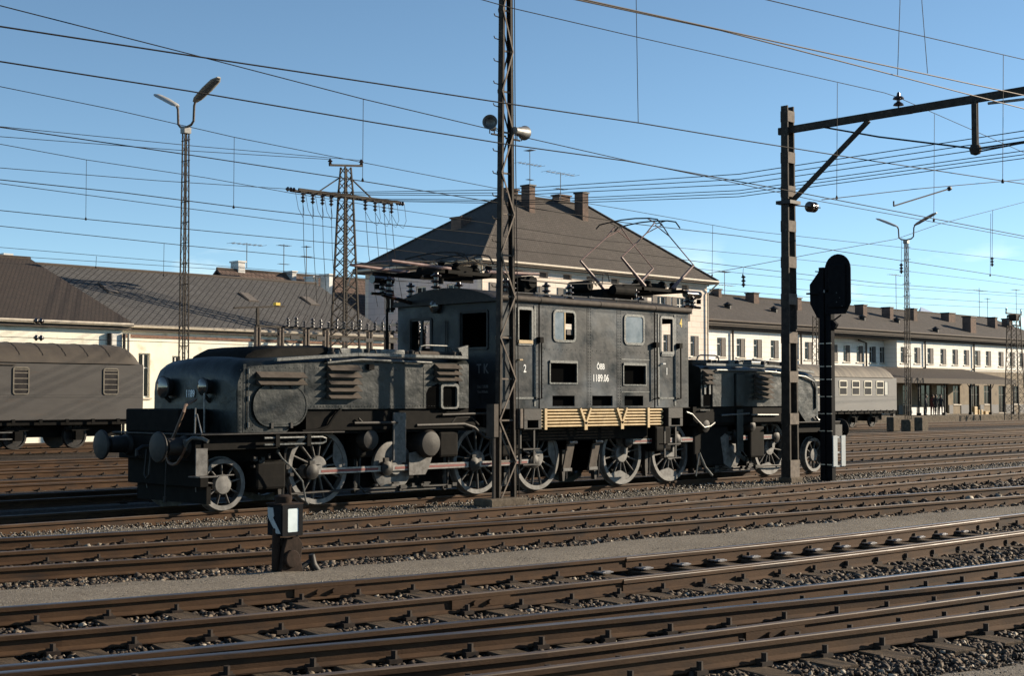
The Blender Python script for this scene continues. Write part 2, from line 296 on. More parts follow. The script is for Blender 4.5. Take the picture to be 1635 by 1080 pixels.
# ------------------------------------------------------------------ ground, paths, tracks, ballast
M['ground'] = ground_mat('brown_ballast_bed', [(0.0, (0.014, 0.010, 0.007)), (0.45, (0.030, 0.021, 0.015)), (0.8, (0.054, 0.040, 0.029)), (1.0, (0.13, 0.11, 0.09))], 17, 0.035, patch=(0.014, 0.011, 0.008), psc=0.35, pamt=0.6)
M['path'] = ground_mat('fine_grey_grit', [(0.0, (0.085, 0.072, 0.055)), (0.5, (0.185, 0.158, 0.122)), (0.85, (0.25, 0.218, 0.172)), (1.0, (0.36, 0.32, 0.27))], 55, 0.010, patch=(0.105, 0.087, 0.066), psc=0.9, pamt=0.6)
M['grit'] = ground_mat('pale_crushed_stone', [(0.0, (0.050, 0.042, 0.032)), (0.5, (0.115, 0.10, 0.078)), (1.0, (0.26, 0.235, 0.195))], 42, 0.016, patch=(0.11, 0.095, 0.075), psc=0.8, pamt=0.5)
M['stone'] = stone_mat('ballast_stones', [(0.0, (0.018, 0.012, 0.0075)), (0.35, (0.037, 0.024, 0.0155)), (0.68, (0.066, 0.046, 0.030)), (0.9, (0.115, 0.088, 0.06)), (0.985, (0.30, 0.27, 0.22))])
M['palestone'] = stone_mat('pale_stones', [(0.0, (0.05, 0.042, 0.032)), (0.5, (0.125, 0.108, 0.084)), (0.9, (0.24, 0.215, 0.18)), (1.0, (0.40, 0.37, 0.33))])
MB().add([(-7000, -7000, -0.215), (9000, -7000, -0.215), (9000, 9000, -0.215), (-7000, 9000, -0.215)], [(0, 1, 2, 3)]).build('ground', M['ground'], kind='structure')

def curve(pts):
    X = np.array([p[0] for p in pts], float); Y = np.array([p[1] for p in pts], float)
    sl = np.gradient(Y, X)
    def f(x):
        i = int(np.clip(np.searchsorted(X, x) - 1, 0, len(X) - 2)); h = X[i + 1] - X[i]; t = (x - X[i]) / h
        if t < 0 or t > 1: return float(Y[i] + (Y[i + 1] - Y[i]) * t)
        return float((2*t**3 - 3*t**2 + 1) * Y[i] + (t**3 - 2*t**2 + t) * h * sl[i] + (-2*t**3 + 3*t**2) * Y[i+1] + (t**3 - t**2) * h * sl[i+1])
    return f
RA = curve([(-22, -0.95), (-17, -1.75), (-13.7, -2.6), (-10.1, -3.22), (-5, -3.5), (2.8, -3.47), (15, -3.25), (60, -3.2), (260, -3.2)])
RB = curve([(-24, -2.6), (-17, -3.8), (-14.5, -4.25), (-11.2, -4.8), (-6.45, -5.02), (0.5, -5.0), (12, -4.75), (60, -4.7), (260, -4.7)])
RC = curve([(-11, -4.93), (-9.7, -5.12), (-7.1, -5.53), (-1.3, -6.22), (6.67, -7.2), (14, -7.9), (30, -8.0), (80, -7.0), (260, -6.6)])
RD = curve([(-24, -4.0), (-17.5, -5.3), (-15.2, -5.8), (-12.36, -6.45), (-8.5, -7.05), (-3.1, -7.66), (3.94, -8.5), (14, -9.35), (30, -9.5), (80, -8.5), (260, -8.1)])
RE = curve([(-26, -5.6), (-20, -7.75), (-16.62, -8.66), (-14.28, -9.18), (-11.24, -9.73), (-7, -10.22), (-0.2, -10.46), (8, -10.5), (30, -10.6), (80, -10.4), (200, -10)])
RF = curve([(-26, -7.0), (-20, -9.2), (-17.34, -10.11), (-15.27, -10.6), (-12.6, -11.07), (-8.9, -11.48), (-3.1, -11.8), (8, -11.95), (30, -12.1), (80, -11.9), (200, -11.5)])
RG = curve([(-24, -9.5), (-21, -10.47), (-18, -11.32), (-16, -11.8), (-13.84, -12.28), (-10.9, -12.85), (-6.7, -13.47), (0, -13.95), (15, -14.4), (60, -15)])
RH = curve([(-24, -9.5), (-21, -10.55), (-18, -11.57), (-16.3, -12.1), (-14.3, -12.69), (-11.6, -13.38), (-8.25, -14.18), (0, -15.5), (15, -17.5), (60, -23)])
RI = curve([(-24, -11.0), (-20, -12.25), (-16.6, -13.15), (-15.25, -13.55), (-12.67, -14.05), (-9.2, -14.62), (0, -15.45), (15, -15.9), (60, -16.5)])
RJ = curve([(-24, -11.2), (-18, -13.4), (-15.6, -14.0), (-13.3, -14.5), (-10.3, -15.14), (0, -17.0), (15, -19), (60, -24.5)])

PROF = [(-.065, -.16), (.065, -.16), (.065, -.15), (.014, -.128), (.009, -.05), (.035, -.042), (.036, -.007), (.030, 0), (-.030, 0), (-.036, -.007), (-.035, -.042), (-.009, -.05), (-.014, -.128), (-.065, -.15)]
def xs_for(x0, x1):
    xs = [x0]
    while xs[-1] < x1: xs.append(xs[-1] + (0.7 if xs[-1] < 14 else 3 if xs[-1] < 60 else 20))
    xs[-1] = x1
    return xs
def rail(f, x0, x1, parent, top='railtop', dz=0.0, name='rail', sx=1.0, label=None):
    mb = MB(); n = len(PROF); xs = xs_for(x0, x1); P = [Vector((x, f(x), 0)) for x in xs]; vs = []
    for i, p in enumerate(P):
        d = (P[min(i + 1, len(P) - 1)] - P[max(i - 1, 0)]).normalized(); nn = Vector((-d.y, d.x, 0))
        vs += [p + nn * q[0] * sx + Vector((0, 0, q[1] + dz)) for q in PROF]
    base = [(i * n + k, i * n + (k + 1) % n, (i + 1) * n + (k + 1) % n, (i + 1) * n + k) for i in range(len(P) - 1) for k in range(n)]
    mb.add(vs, base + [tuple(range(n)), tuple((len(P) - 1) * n + k for k in range(n))])
    mb.m = [1 if (j % n) in (6, 7, 8) and j < len(base) else 0 for j in range(len(mb.f))]
    return mb.build(name, [M['rail'], M[top]], parent, label=label)
def frame_at(f, x):
    d = Vector((0.2, f(x + .1) - f(x - .1), 0)).normalized(); return Vector((x, f(x), 0)), d, Vector((-d.y, d.x, 0))
def fastenings(fs, xs, parent, big=1.0):
    mb = MB()
    for f in fs:
        for x in xs:
            p, d, n = frame_at(f, x)
            for sd in (-1, 1):
                q = p + n * (0.098 * sd) + Vector((0, 0, -.158))
                mb.beam(q - d * .055, q + d * .055, .075, .034)
                mb.beam(q + n * (-.03 * sd) + Vector((0, 0, .012)), q + n * (-.03 * sd) + Vector((0, 0, .035)), .05 * big, .07 * big)
                mb.cyl(q + Vector((0, 0, .01)), q + Vector((0, 0, .068 * big)), .021 * big, .021 * big, 7)
    mb.build('rail_fastening', M['fast'], parent, kind='stuff')
SLEEP = []
def sleepers(f, g, xs, parent, over=0.42, dz=0.0, jit=0.03):
    r2 = random.Random(3); n = 0
    for x in xs:
        p, d, nn = frame_at(f, x); mid = p
        # crossing of the sleeper's axis with the second rail
        w = 1.5
        for _ in range(4):
            q = p - nn * w; w -= (q.y - g(q.x)) / -nn.y if abs(nn.y) > .3 else 0
        a = p + nn * (over + r2.uniform(-jit, jit)); b = p - nn * (w + over + r2.uniform(-jit, jit))
        SLEEP.append(((a.x, a.y), (b.x, b.y)))
        z = Vector((0, 0, -.24 + dz + r2.uniform(-.006, .004))); k = d * r2.uniform(-.02, .02)
        if n < 100: MB().beam(a + z - k, b + z + k, .25 + r2.uniform(-.015, .015), .15).build('sleeper', M['wood'], parent, bevel=.008)
        n += 1
def track(label, group='railway tracks of the yard', loc=(0, 0, 0)): return empty('railway_track', loc, label, 'railway track', group)
def ar(x0, x1, st=0.63): return list(np.arange(x0, x1, st))

LOCO_Y = 0.0
t = track('track the dark electric locomotive stands on, with dull brown rail sides')
for yy in (-.7525, .7525): rail(lambda x, yy=yy: yy, -70, 330, t)
fastenings([lambda x: -.7525, lambda x: .7525], ar(-20, 45), t); sleepers(lambda x: .7525, lambda x: -.7525, ar(-20, 40), t, dz=-.012)
FAR = [4.75, 9.3, 14.3, 19.0, 29.4, 34.6]
LBL = ['first track behind the locomotive, closest to it on its far side', 'second track behind the locomotive, rusty and empty', 'third track behind the locomotive, rusty and empty', 'fourth track behind the locomotive, passing in front of the tall twin lamp masts',
       'track the grey van and the grey passenger coach stand on', 'track alongside the station platform edge']
for yy, lb in zip(FAR, LBL):
    t = track(lb)
    for s in (-.7525, .7525): rail(lambda x, q=yy + s: q, -40, 420, t)
    fastenings([lambda x, q=yy - .7525: q, lambda x, q=yy + .7525: q], ar(-8, 70 if yy < 15 else 30), t)
t = track('first track in front of the locomotive, two brown rails running straight to the right')
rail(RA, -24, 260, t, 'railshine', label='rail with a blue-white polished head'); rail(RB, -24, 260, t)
xs = ar(-19, 32); fastenings([RA, RB], xs, t); sleepers(RA, RB, xs, t, dz=-.01)
t = track('curved track branching toward the camera from the first track, one rail head polished bright')
rail(RC, -10.6, 260, t, 'railshine', label='rail with a bright polished head'); rail(RD, -24, 260, t)
fastenings([RC, RD], ar(-10, 30), t); sleepers(RC, RD, ar(-9.8, 16), t, dz=-.014)
t = track('track with greased point blades and pale slide plates, nearest the grey grit path')
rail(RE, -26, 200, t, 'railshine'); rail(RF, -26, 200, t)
xe = ar(-21.4, 20); fastenings([RE, RF], xe, t, 1.1); sleepers(RE, RF, xe, t)
for f, o, x0, x1 in ((RE, -.085, -9.6, -1.2), (RF, -.085, -11.2, -2.5)):
    rail(lambda x, f=f, o=o, x0=x0: f(x) - .022 + (o + .022) * min(1, (x - x0) / 5), x0, x1, t, dz=-.016, name='switch_blade', sx=.6)
for x in xe:
    if -10.2 < x < -2.0:
        p, d, n = frame_at(RE, x); q = p - n * .15 + Vector((0, 0, -.135)); mb = MB(); mb.beam(q - d * .085, q + d * .085, .17, .02); mb.beam(q - n * .05 + d * -.05, q - n * .05 + d * .05, .06, .04)
        mb.build('slide_chair', M['grease'], t, bevel=.006)
for f, x in ((RE, -13.55), (RF, -13.0)):
    p, d, n = frame_at(f, x); mb = MB()
    for sd in (-1, 1):
        c = p + n * .022 * sd + Vector((0, 0, -.088)); mb.beam(c - d * .34, c + d * .34, .022, .085)
        for k in (-.09, .09): mb.cyl(c + d * k, c + d * k + n * .045 * sd, .024, .024, 8)
    mb.build('fishplate', M['rail'], t)
t = track('double-railed track along the bottom of the picture, its far rail lit brown')
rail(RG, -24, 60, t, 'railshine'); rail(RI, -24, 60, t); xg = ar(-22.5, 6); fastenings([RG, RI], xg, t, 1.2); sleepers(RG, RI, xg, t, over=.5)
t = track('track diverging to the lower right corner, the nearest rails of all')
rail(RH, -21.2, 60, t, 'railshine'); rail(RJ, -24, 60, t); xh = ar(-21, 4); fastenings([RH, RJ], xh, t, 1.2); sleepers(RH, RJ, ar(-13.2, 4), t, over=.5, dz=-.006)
p, d, n = frame_at(RI, -12.6); mb = MB()
for sd in (-1, 1):
    c = p + n * .022 * sd + Vector((0, 0, -.088)); mb.beam(c - d * .34, c + d * .34, .022, .085)
    for k in (-.09, .09): mb.cyl(c + d * k, c + d * k + n * .045 * sd, .024, .024, 8)
mb.build('fishplate', M['rail'], t)

def strip(name, f0, f1, x0, x1, m, z, n=10, amp=.012, step=.35, crown=.0):
    mb = MB(); r2 = random.Random(5); vs = []; xs = np.arange(x0, x1, step)
    for x in xs:
        a, b = f0(x), f1(x); j0, j1 = r2.uniform(-.06, .06), r2.uniform(-.16, .16)
        for k in range(n + 1):
            tt = k / n; y = a + j0 + (b + j1 - a - j0) * tt; e = min(tt, 1 - tt) * n
            vs.append((x, y, z - (.09 if e < .5 else .035 if e < 1.5 else 0) + r2.uniform(-amp, amp) + crown * math.sin(math.pi * tt)))
    mb.add(vs, [(i * (n + 1) + k, (i + 1) * (n + 1) + k, (i + 1) * (n + 1) + k + 1, i * (n + 1) + k + 1) for i in range(len(xs) - 1) for k in range(n)])
    return mb.build(name, m, smooth=True, kind='structure')
PFAR = curve([(-26, -3.9), (-20, -5.4), (-15.64, -6.75), (-13.3, -7.45), (-9.23, -7.85), (-4.0, -8.3), (2.66, -9.05), (12, -9.95), (30, -10.1)])
strip('path', lambda x: RE(x) + .09, PFAR, -26, 30, M['path'], -.075, crown=.02)
strip('path', lambda x: max(RA(x), RB(x)) + .12 if x > -17 else -1.3, lambda x: -.93, -17, 70, M['grit'], -.115, n=8)
strip('path', lambda x: RJ(x) - 6, lambda x: min(RJ(x) - .9, RI(x) - .8), -16, 25, M['path'], -.12, n=16, amp=.01)
strip('path', lambda x: 6.3, lambda x: 7.9, -10, 120, M['path'], -.15, n=5, step=1.5)

def stones(name, pts, rad, m, flat=.75, z0=-.2):
    """many loose stones in one mesh: pts (n, 2), rad (n)"""
    rs = np.random.RandomState(11); bm = bmesh.new(); bmesh.ops.create_cube(bm, size=1.25); bmesh.ops.triangulate(bm, faces=bm.faces)
    V = np.array([v.co[:] for v in bm.verts]); Fc = np.array([[v.index for v in f.verts] for f in bm.faces]); bm.free()
    n = len(pts); nv = len(V)
    q = rs.normal(size=(n, 4)); q /= np.linalg.norm(q, axis=1)[:, None]; w, x, y, z = q.T
    Rm = np.stack([1-2*(y*y+z*z), 2*(x*y-z*w), 2*(x*z+y*w), 2*(x*y+z*w), 1-2*(x*x+z*z), 2*(y*z-x*w), 2*(x*z-y*w), 2*(y*z+x*w), 1-2*(x*x+y*y)], 1).reshape(n, 3, 3)
    sc = rs.uniform(.55, 1.25, size=(n, 1, 3)); P = (V[None] + rs.uniform(-.36, .36, size=(n, nv, 3))) * sc
    P = np.einsum('nij,nkj->nki', Rm, P) * rad[:, None, None]; P[:, :, 2] *= flat
    P[:, :, 0] += pts[:, 0:1]; P[:, :, 1] += pts[:, 1:2]; P[:, :, 2] += (z0 + rad * rs.uniform(.1, .75, n))[:, None] if pts.shape[1] == 2 else (pts[:, 2] + rad * rs.uniform(.0, .5, n))[:, None]
    me = bpy.data.meshes.new(name); me.vertices.add(n * nv); me.vertices.foreach_set('co', P.reshape(-1))
    Fa = (Fc[None] + (np.arange(n) * nv)[:, None, None]).reshape(-1); nf = len(Fc) * n
    me.loops.add(nf * 3); me.loops.foreach_set('vertex_index', Fa); me.polygons.add(nf); me.polygons.foreach_set('loop_start', np.arange(0, nf * 3, 3)); me.polygons.foreach_set('loop_total', np.full(nf, 3))
    me.materials.append(m); me.update(calc_edges=True); o = bpy.data.objects.new(name, me); COL.objects.link(o); return o
rs = np.random.RandomState(4)
def inview(p, mx=140):
    v = np.c_[p, np.zeros(len(p))] - np.array(CAM); z = v @ np.array(FW); x = CX + F_PX * (v @ np.array(RT)) / np.maximum(z, .1); y = CY - F_PX * (v @ np.array(UP)) / np.maximum(z, .1)
    return (z > 2) & (x > -mx) & (x < 1635 + mx) & (y < 1080 + mx), z
N = 900000
P = np.c_[rs.uniform(-22, 34, N), rs.uniform(-18.5, -.2, N)]; ok, dep = inview(P); P, dep = P[ok], dep[ok]
vf = lambda f: np.interp(P[:, 0], np.linspace(-26, 40, 400), [f(x) for x in np.linspace(-26, 40, 400)])
ya, yb, yc, yd, ye, yf, yg, yh, yi, yj, yp = [vf(f) for f in (RA, RB, RC, RD, RE, RF, RG, RH, RI, RJ, PFAR)]
Y = P[:, 1]; clear = np.ones(len(P), bool)
for q, cond in ((ya, P[:, 0] > -24), (yb, P[:, 0] > -24), (yc, P[:, 0] > -10.6), (yd, P[:, 0] > -24), (ye, P[:, 0] > -26), (yf, P[:, 0] > -26), (yg, P[:, 0] > -24), (yh, P[:, 0] > -21), (yi, P[:, 0] > -24), (yj, P[:, 0] > -24), (np.full(len(P), -.7525), P[:, 0] > -99)):
    clear &= ~((abs(Y - q) < .085) & cond)
onpath = (Y > ye + .05) & (Y < yp - rs.normal(-.02, .22, len(P))); grit = (Y > ya + .1) & (Y < -.85); corner = (Y < np.minimum(yj - .95, yi - .85) + rs.uniform(-.3, .3, len(P)))
SL = np.array(SLEEP); keep = np.ones(len(P), bool)
for (a, b) in SL:
    m_ = (abs(P[:, 0] - (a[0] + b[0]) / 2) < 1.6) & (abs(Y - (a[1] + b[1]) / 2) < 2)
    idx = np.nonzero(m_)[0]
    if len(idx) == 0: continue
    d = b - a; L = np.hypot(*d); d = d / L; r = P[idx] - a; u = r @ d; v = abs(r @ np.array([-d[1], d[0]]))
    near = (Y[idx] < -8.5) | (rs.uniform(size=len(idx)) < .35)
    keep[idx[(u > -.04) & (u < L + .04) & (v < .135) & near]] = False
uni = rs.uniform(size=len(P)); blade = (Y < ye) & (Y > yf) & (P[:, 0] > -10.0) & (P[:, 0] < -2.4)
dens = np.clip((13.0 / dep) ** 2.0, .02, 1.0)
bal = clear & keep & ~onpath & ~grit & ~corner & ~(blade & (Y > ye - .95)) & (uni < dens * .62)
pb = P[bal]; db = dep[bal]; size = (.021 + .026 * rs.beta(1.6, 3.2, len(pb))) * np.clip(db / 14, .9, 2.0)
stones('ballast', pb, size, M['stone'], z0=-.205)['kind'] = 'stuff'
gr = grit & clear & (uni < dens * .55); pg = P[gr]
stones('crushed_stone', np.c_[pg, np.full(len(pg), -.115)], (.011 + .012 * rs.beta(1.5, 3, len(pg))) * np.clip(dep[gr] / 20, .9, 1.8), M['palestone'])['kind'] = 'stuff'
pp = (onpath | corner) & clear & (uni < dens * .30); pq = P[pp]; zz = np.where(corner[pp], -.125, -.065)
stones('grit_pebbles', np.c_[pq, zz], .004 + .009 * rs.beta(1.2, 5, len(pq)), M['palestone'])['kind'] = 'stuff'
print('stones', len(pb), len(pg), len(pq), 'sleepers', len(SLEEP))
# ------------------------------------------------------------------ the crocodile locomotive (u along the track, v across, z up; -v faces the camera)
LO = empty('electric_locomotive', (-0.13, 0, 0), 'weathered dark green electric locomotive, low bonnets either side of a tall middle cab', 'locomotive')
def part(mb, name, m, parent=None, **k): return mb.build(name, m, parent or LO, **k)
CRANK = {-1: (-.26, -.07), 1: (.03, .27)}
def ptrot(v, f): return v * f

def wheel(u, s, r, drive, parent):
    z = r; v = s * .80; ax = (0, 1, 0); mb = MB()
    mb.lathe([(r - .075, -.07), (r - .075, .062), (r - .02, .066), (r, .06), (r + .004, -.04), (r + .03, -.05), (r + .03, -.07)], (u, v, z), (0, s, 0), 56)
    # tyre is a hollow band: inner side closed by the rim ring
    mb = MB(); rim = .095 if drive else .085
    n = 56
    prof = [(r - rim, .062), (r - .012, .066), (r, .05), (r + .003, -.045), (r + .028, -.05), (r + .028, -.07), (r - rim, -.07)]
    a = [2 * math.pi * k / n for k in range(n)]
    vs = [(u + q * math.cos(t), v + s * h, z + q * math.sin(t)) for q, h in prof for t in a]; m_ = len(prof)
    mb.add(vs, [(i * n + k, i * n + (k + 1) % n, ((i + 1) % m_) * n + (k + 1) % n, ((i + 1) % m_) * n + k) for i in range(m_) for k in range(n)])
    w = mb.build('driving_wheel' if drive else 'carrying_wheel', M['tyre'], parent, smooth=True)
    sp = MB(); ns = 14 if drive else 9; hub = .19 if drive else .17; ph = rnd.uniform(0, 1)
    for k in range(ns):
        t = 2 * math.pi * (k + ph) / ns; c, q = math.cos(t), math.sin(t)
        sp.beam((u + c * hub * .9, v + s * .01, z + q * hub * .9), (u + c * (r - rim + .005), v + s * .01, z + q * (r - rim + .005)), .034 if drive else .03, .06, up=(0, 1, 0))
    sp.build('wheel_spokes', M['steel'], w, bevel=.012)
    hb = MB(); hb.lathe([(hub + .02, -.06), (hub, .05), (hub * .9, .066), (hub * .3, .068)] if drive else [(hub, -.03), (hub, .035), (hub * .9, .06), (hub * .3, .07)], (u, v, z), (0, s, 0), 28)
    if drive:
        e = -1 if u < 0 else 1; du, dz = CRANK[e]; hb.beam((u, v + s * .05, z), (u + du, v + s * .05, z + dz), .24, .1, up=(0, 0, 1) if abs(du) > abs(dz) else (1, 0, 0))
        hb.cyl((u + du, v - s * .02, z + dz), (u + du, v + s * .12, z + dz), .12, .12, 18)
    hb.build('wheel_hub', M['tyre'], w, smooth=True)
    if drive:   # counterweight: a crescent opposite the crank
        a0 = math.atan2(-dz, -du); poly = []
        R1 = r - rim + .01; half = .62
        for k in range(13): t = a0 - half + 2 * half * k / 12; poly.append((u + R1 * math.cos(t), z + R1 * math.sin(t)))
        for k in range(7): t = a0 + half * .9 - 1.8 * half * k / 6; R2 = R1 - .19 * math.sin(math.pi * (k + .5) / 7) - .03; poly.append((u + R2 * math.cos(t), z + R2 * math.sin(t)))
        MB().prism(poly, 'y', v - .03, v + s * .05 if s > 0 else v - .05).build('counterweight', M['tyre'], w)
    return w
def truck(e):
    """one bogie with bonnet: e = -1 the near left end, e = 1 the far right end"""
    UF = 8.87 if e < 0 else 8.45
    U = lambda d: e * d
    # wheels
    for s in (-1, 1):
        wheel(U(8.85), s, .435, False, LO)
        for d in (6.89, 3.0, 1.33): wheel(U(d), s, .66, True, LO)
    ax = MB()
    for d, r in ((8.85, .435), (6.89, .66), (3.0, .66), (1.33, .66), (5.2, .62)): ax.cyl((U(d), -.8, r), (U(d), .8, r), .085, n=12)
    part(ax, 'axle', M['black'], split=True)
    for s in (-1, 1):       # jackshaft disc between the first and second coupled wheels
        j = MB().lathe([(.46, -.04), (.46, .03), (.41, .045), (.2, .05), (.15, .12)], (U(5.2), s * .86, .62), (0, s, 0), 40); jo = part(j, 'jackshaft_disc', M['tyre'], smooth=True)
        du, dz = CRANK[e]; MB().cyl((U(5.2) + du, s * .88, .66 + dz), (U(5.2) + du, s * 1.02, .66 + dz), .12, n=18).build('crank_pin', M['steel'], jo)
        rodz = .66 + dz; pins = [U(d) + du for d in (6.89, 5.2, 3.0, 1.33)]
        for k in range(3):
            a, b = sorted(pins[k:k + 2]); v = s * 1.0
            rd = MB(); rd.box(a + .1, b - .1, v - .022, v + .022, rodz - .055, rodz + .055)
            ro = part(rd, 'coupling_rod', M['rod'], bevel=.006)
            MB().box(a + .2, b - .2, v + s * .0225, v + s * .0255, rodz - .022, rodz + .022).build('rod_groove', M['red'], ro)
        for p in pins:
            rb = MB(); rb.lathe([(.115, -.05), (.135, -.03), (.135, .045), (.1, .06), (.05, .085)], (p, s * 1.0, rodz), (0, s, 0), 20); rb.box(p - .05, p + .05, s * 1.0 - .03, s * 1.0 + .03, rodz + .1, rodz + .19)
            part(rb, 'rod_bearing', M['iron'], smooth=True)
    # frame, platform, buffer beam
    fr = MB()
    for s in (-1, 1): fr.prism([(U(9.3), .4), (U(9.3), 1.22), (U(.65), 1.22), (U(.65), .24), (U(4.2), .24), (U(7.9), .24)], 'y', s * .60 - .02, s * .60 + .02)
    fr.box(*sorted((U(3.4), U(7.6))), -1.12, 1.12, 1.24, 1.30); fr.box(*sorted((U(3.4), U(7.42))), -1.20, 1.20, 1.30, 1.664)
    fr.box(*sorted((U(7.62), U(9.45))), -1.18, 1.18, 1.02, 1.26)
    part(fr, 'bogie_frame', M['black'])
    if e < 0: MB().box(-9.48, -8.9, -.5, 1.16, 1.29, 1.68).build('front_locker', M['black'], LO, bevel=.03, seg=2)
    fp = MB().box(*sorted((U(6.7), U(9.62 if e < 0 else 9.3))), -1.36, 1.36, 1.262, 1.288); part(fp, 'footplate', M['iron'], bevel=.006)
    bb = MB().box(*sorted((U(9.46), U(9.60))), -1.16, 1.16, .84, 1.255); bb.box(*sorted((U(9.3), U(9.46))), -1.1, 1.1, .42, .95); part(bb, 'buffer_beam', M['black'], bevel=.01)
    if e < 0:
        sk = MB().box(U(9.30), U(9.22), -1.05, 1.05, .14, .42); part(sk, 'guard_board', M['black'])
    for s in (-1, 1):
        b = MB(); c = (U(9.6), s * .875, 1.08)
        b.lathe([(.19, 0), (.17, .05), (.145, .06), (.135, .36), (.1, .38), (.085, .48)], c, (e, 0, 0), 24); bo = part(b, 'buffer', M['iron'], smooth=True)
        MB().lathe([(.245, .475), (.25, .49), (.235, .515), (.14, .54), (.01, .548)], c, (e, 0, 0), 36).build('buffer_head', M['iron'], bo, smooth=True)
    hk = MB(); hk.tube([(U(9.6), 0, 1.06), (U(9.85), 0, 1.06), (U(9.95), 0, 1.0), (U(9.95), 0, .93), (U(9.88), 0, .9)], .035, 8)
    hk.tube([(U(9.72), -.07, 1.02), (U(9.76), -.07, .6), (U(9.76), 0, .54), (U(9.76), .07, .6), (U(9.72), .07, 1.02)], .022, 6); part(hk, 'coupling_hook', M['iron'])
    # bonnet shell
    def sec(d, hw, zb, zs, zt): return [(U(d), -hw, zb), (U(d), -hw, zs), (U(d), -hw * .955, zs + (zt - zs) * .38), (U(d), -hw * .8, zs + (zt - zs) * .66), (U(d), -hw * .4, zt - .02), (U(d), 0, zt),
                                        (U(d), hw * .4, zt - .02), (U(d), hw * .8, zs + (zt - zs) * .66), (U(d), hw * .955, zs + (zt - zs) * .38), (U(d), hw, zs), (U(d), hw, zb)]
    L = [sec(3.63, 1.25, 1.67, 2.5, 2.68), sec(5.5, 1.25, 1.67, 2.5, 2.68), sec(7.43, 1.25, 1.67, 2.46, 2.64), sec(7.87, 1.25, 1.292, 2.44, 2.61),
         sec(UF - .22, 1.25, 1.292, 2.38, 2.56), sec(UF - .09, 1.25, 1.292, 2.28, 2.46), sec(UF - .025, 1.25, 1.292, 2.13, 2.33), sec(UF, 1.235, 1.292, 1.98, 2.2)]
    h = MB().loft(L); hood = part(h, 'bonnet', M['paint'], smooth=True)
    # raised cover on top of the bonnet
    lid = MB(); lz = [(8.42, 2.56), (8.36, 2.64), (8.2, 2.72), (7.9, 2.755), (6.62, 2.80)]
    lid.loft([[(U(d), -.84, 2.45), (U(d), -.80, z - .05), (U(d), -.6, z), (U(d), .6, z), (U(d), .80, z - .05), (U(d), .84, 2.45)] for d, z in lz]); lid.build('bonnet_cover', M['black'], hood, smooth=True)
    for (d0, d1) in ((6.58, 5.92), (5.62, 5.02)):
        MB().box(*sorted((U(d0), U(d1))), -1.02, -.62, 2.60, 2.745).build('roof_box', M['trim'], hood, bevel=.025, seg=2)
    MB().box(*sorted((U(4.9), U(3.72))), -.95, .95, 2.6, 2.74).build('roof_box', M['louvre'], hood, bevel=.04, seg=2)
    MB().tube([(U(4.66), -1.0, 2.7), (U(4.62), -1.0, 2.82), (U(4.5), -1.0, 2.845), (U(3.95), -1.0, 2.845), (U(3.84), -1.0, 2.8), (U(3.8), -1.0, 2.7)], .017).build('grab_rail', M['trim'], hood)
    v = -1.29
    w = MB(); q = [(U(8.14), v, 2.50), (U(6.39), v, 2.625), (U(3.72), v, 2.625)]
    for a, b in zip(q, q[1:]): w.beam(a, b, .10, .06)
    w.build('walkway_edge', M['trim'], hood, bevel=.006)
    g = MB(); g.tube([(U(7.05), -1.30, 2.465), (U(6.32), -1.33, 2.535), (U(4.65), -1.33, 2.51)] if e < 0 else [(U(4.1), -1.33, 2.50), (U(5.55), -1.33, 2.51), (U(6.4), -1.32, 2.485), (U(7.78), -1.3, 2.39), (U(8.2), -1.285, 2.27), (U(8.3), -1.275, 2.1), (U(8.3), -1.275, 1.6)], .024)
    for d in ((7.0, 5.9, 4.75) if e < 0 else (4.2, 5.5, 6.5)): g.cyl((U(d), -1.24, 2.5), (U(d), -1.33, 2.515), .016, n=6)
    g.build('handrail', M['trim'], hood, smooth=True)
    for d in (6.1, 5.05, 4.0, 6.9):
        k = MB(); k.lathe([(.07, 0), (.075, .05), (.05, .07), (.055, .12), (.02, .14)], (U(d), -1.22, 2.60), (0, 0, 1), 12); k.tube([(U(d), -1.22, 2.7), (U(d) + .12, -1.3, 2.72), (U(d) + .16, -1.32, 2.6)], .016, 6); k.build('cover_clamp', M['iron'], hood, smooth=True)
    def louvre(d0, d1, z0, z1, n, name='louvre'):
        a, b = sorted((U(d0), U(d1))); lo = MB(); st = (z1 - z0) / n
        for k in range(n):
            zt = z1 - k * st
            lo.prism([(-1.247, zt), (-1.247, zt - .012), (-1.37, zt - st * .86), (-1.385, zt - st * .82)], 'x', a, b)
            for q in (a, b - .01): lo.prism([(-1.248, zt), (-1.248, zt - st * .82), (-1.37, zt - st * .83)], 'x', q, q + .01)
        lo.build(name, M['louvre'], hood)
    if e < 0:
        louvre(8.49, 7.52, 2.06, 2.30, 2); louvre(7.02, 6.32, 1.83, 2.44, 5); louvre(4.5, 3.9, 2.16, 2.50, 3)
        ov = MB().prism(roundpoly(-8.55, -7.48, 1.41, 2.06, .315, 9), 'y', -1.285, -1.245); oo = ov.build('access_cover', M['paint'], hood, bevel=.012)
        rim = MB(); frame_ring(rim, roundpoly(-8.575, -7.455, 1.385, 2.085, .34, 9), roundpoly(-8.545, -7.485, 1.415, 2.055, .312, 9), 'y', -1.292, -1.25); rim.build('cover_rim', M['paint'], oo)
        for uu, zz in ((-8.2, 2.07), (-7.8, 2.07), (-8.2, 1.4), (-7.8, 1.4)): MB().box(uu - .03, uu + .03, -1.31, -1.25, zz - .05, zz + .05).build('hinge', M['iron'], oo, bevel=.008)
        op = MB(); frame_ring(op, roundpoly(-4.38, -3.92, 1.66, 2.13, .07, 4), roundpoly(-4.33, -3.97, 1.69, 2.08, .05, 4), 'y', -1.30, -1.245); fo = op.build('hatch_frame', M['trim'], hood)
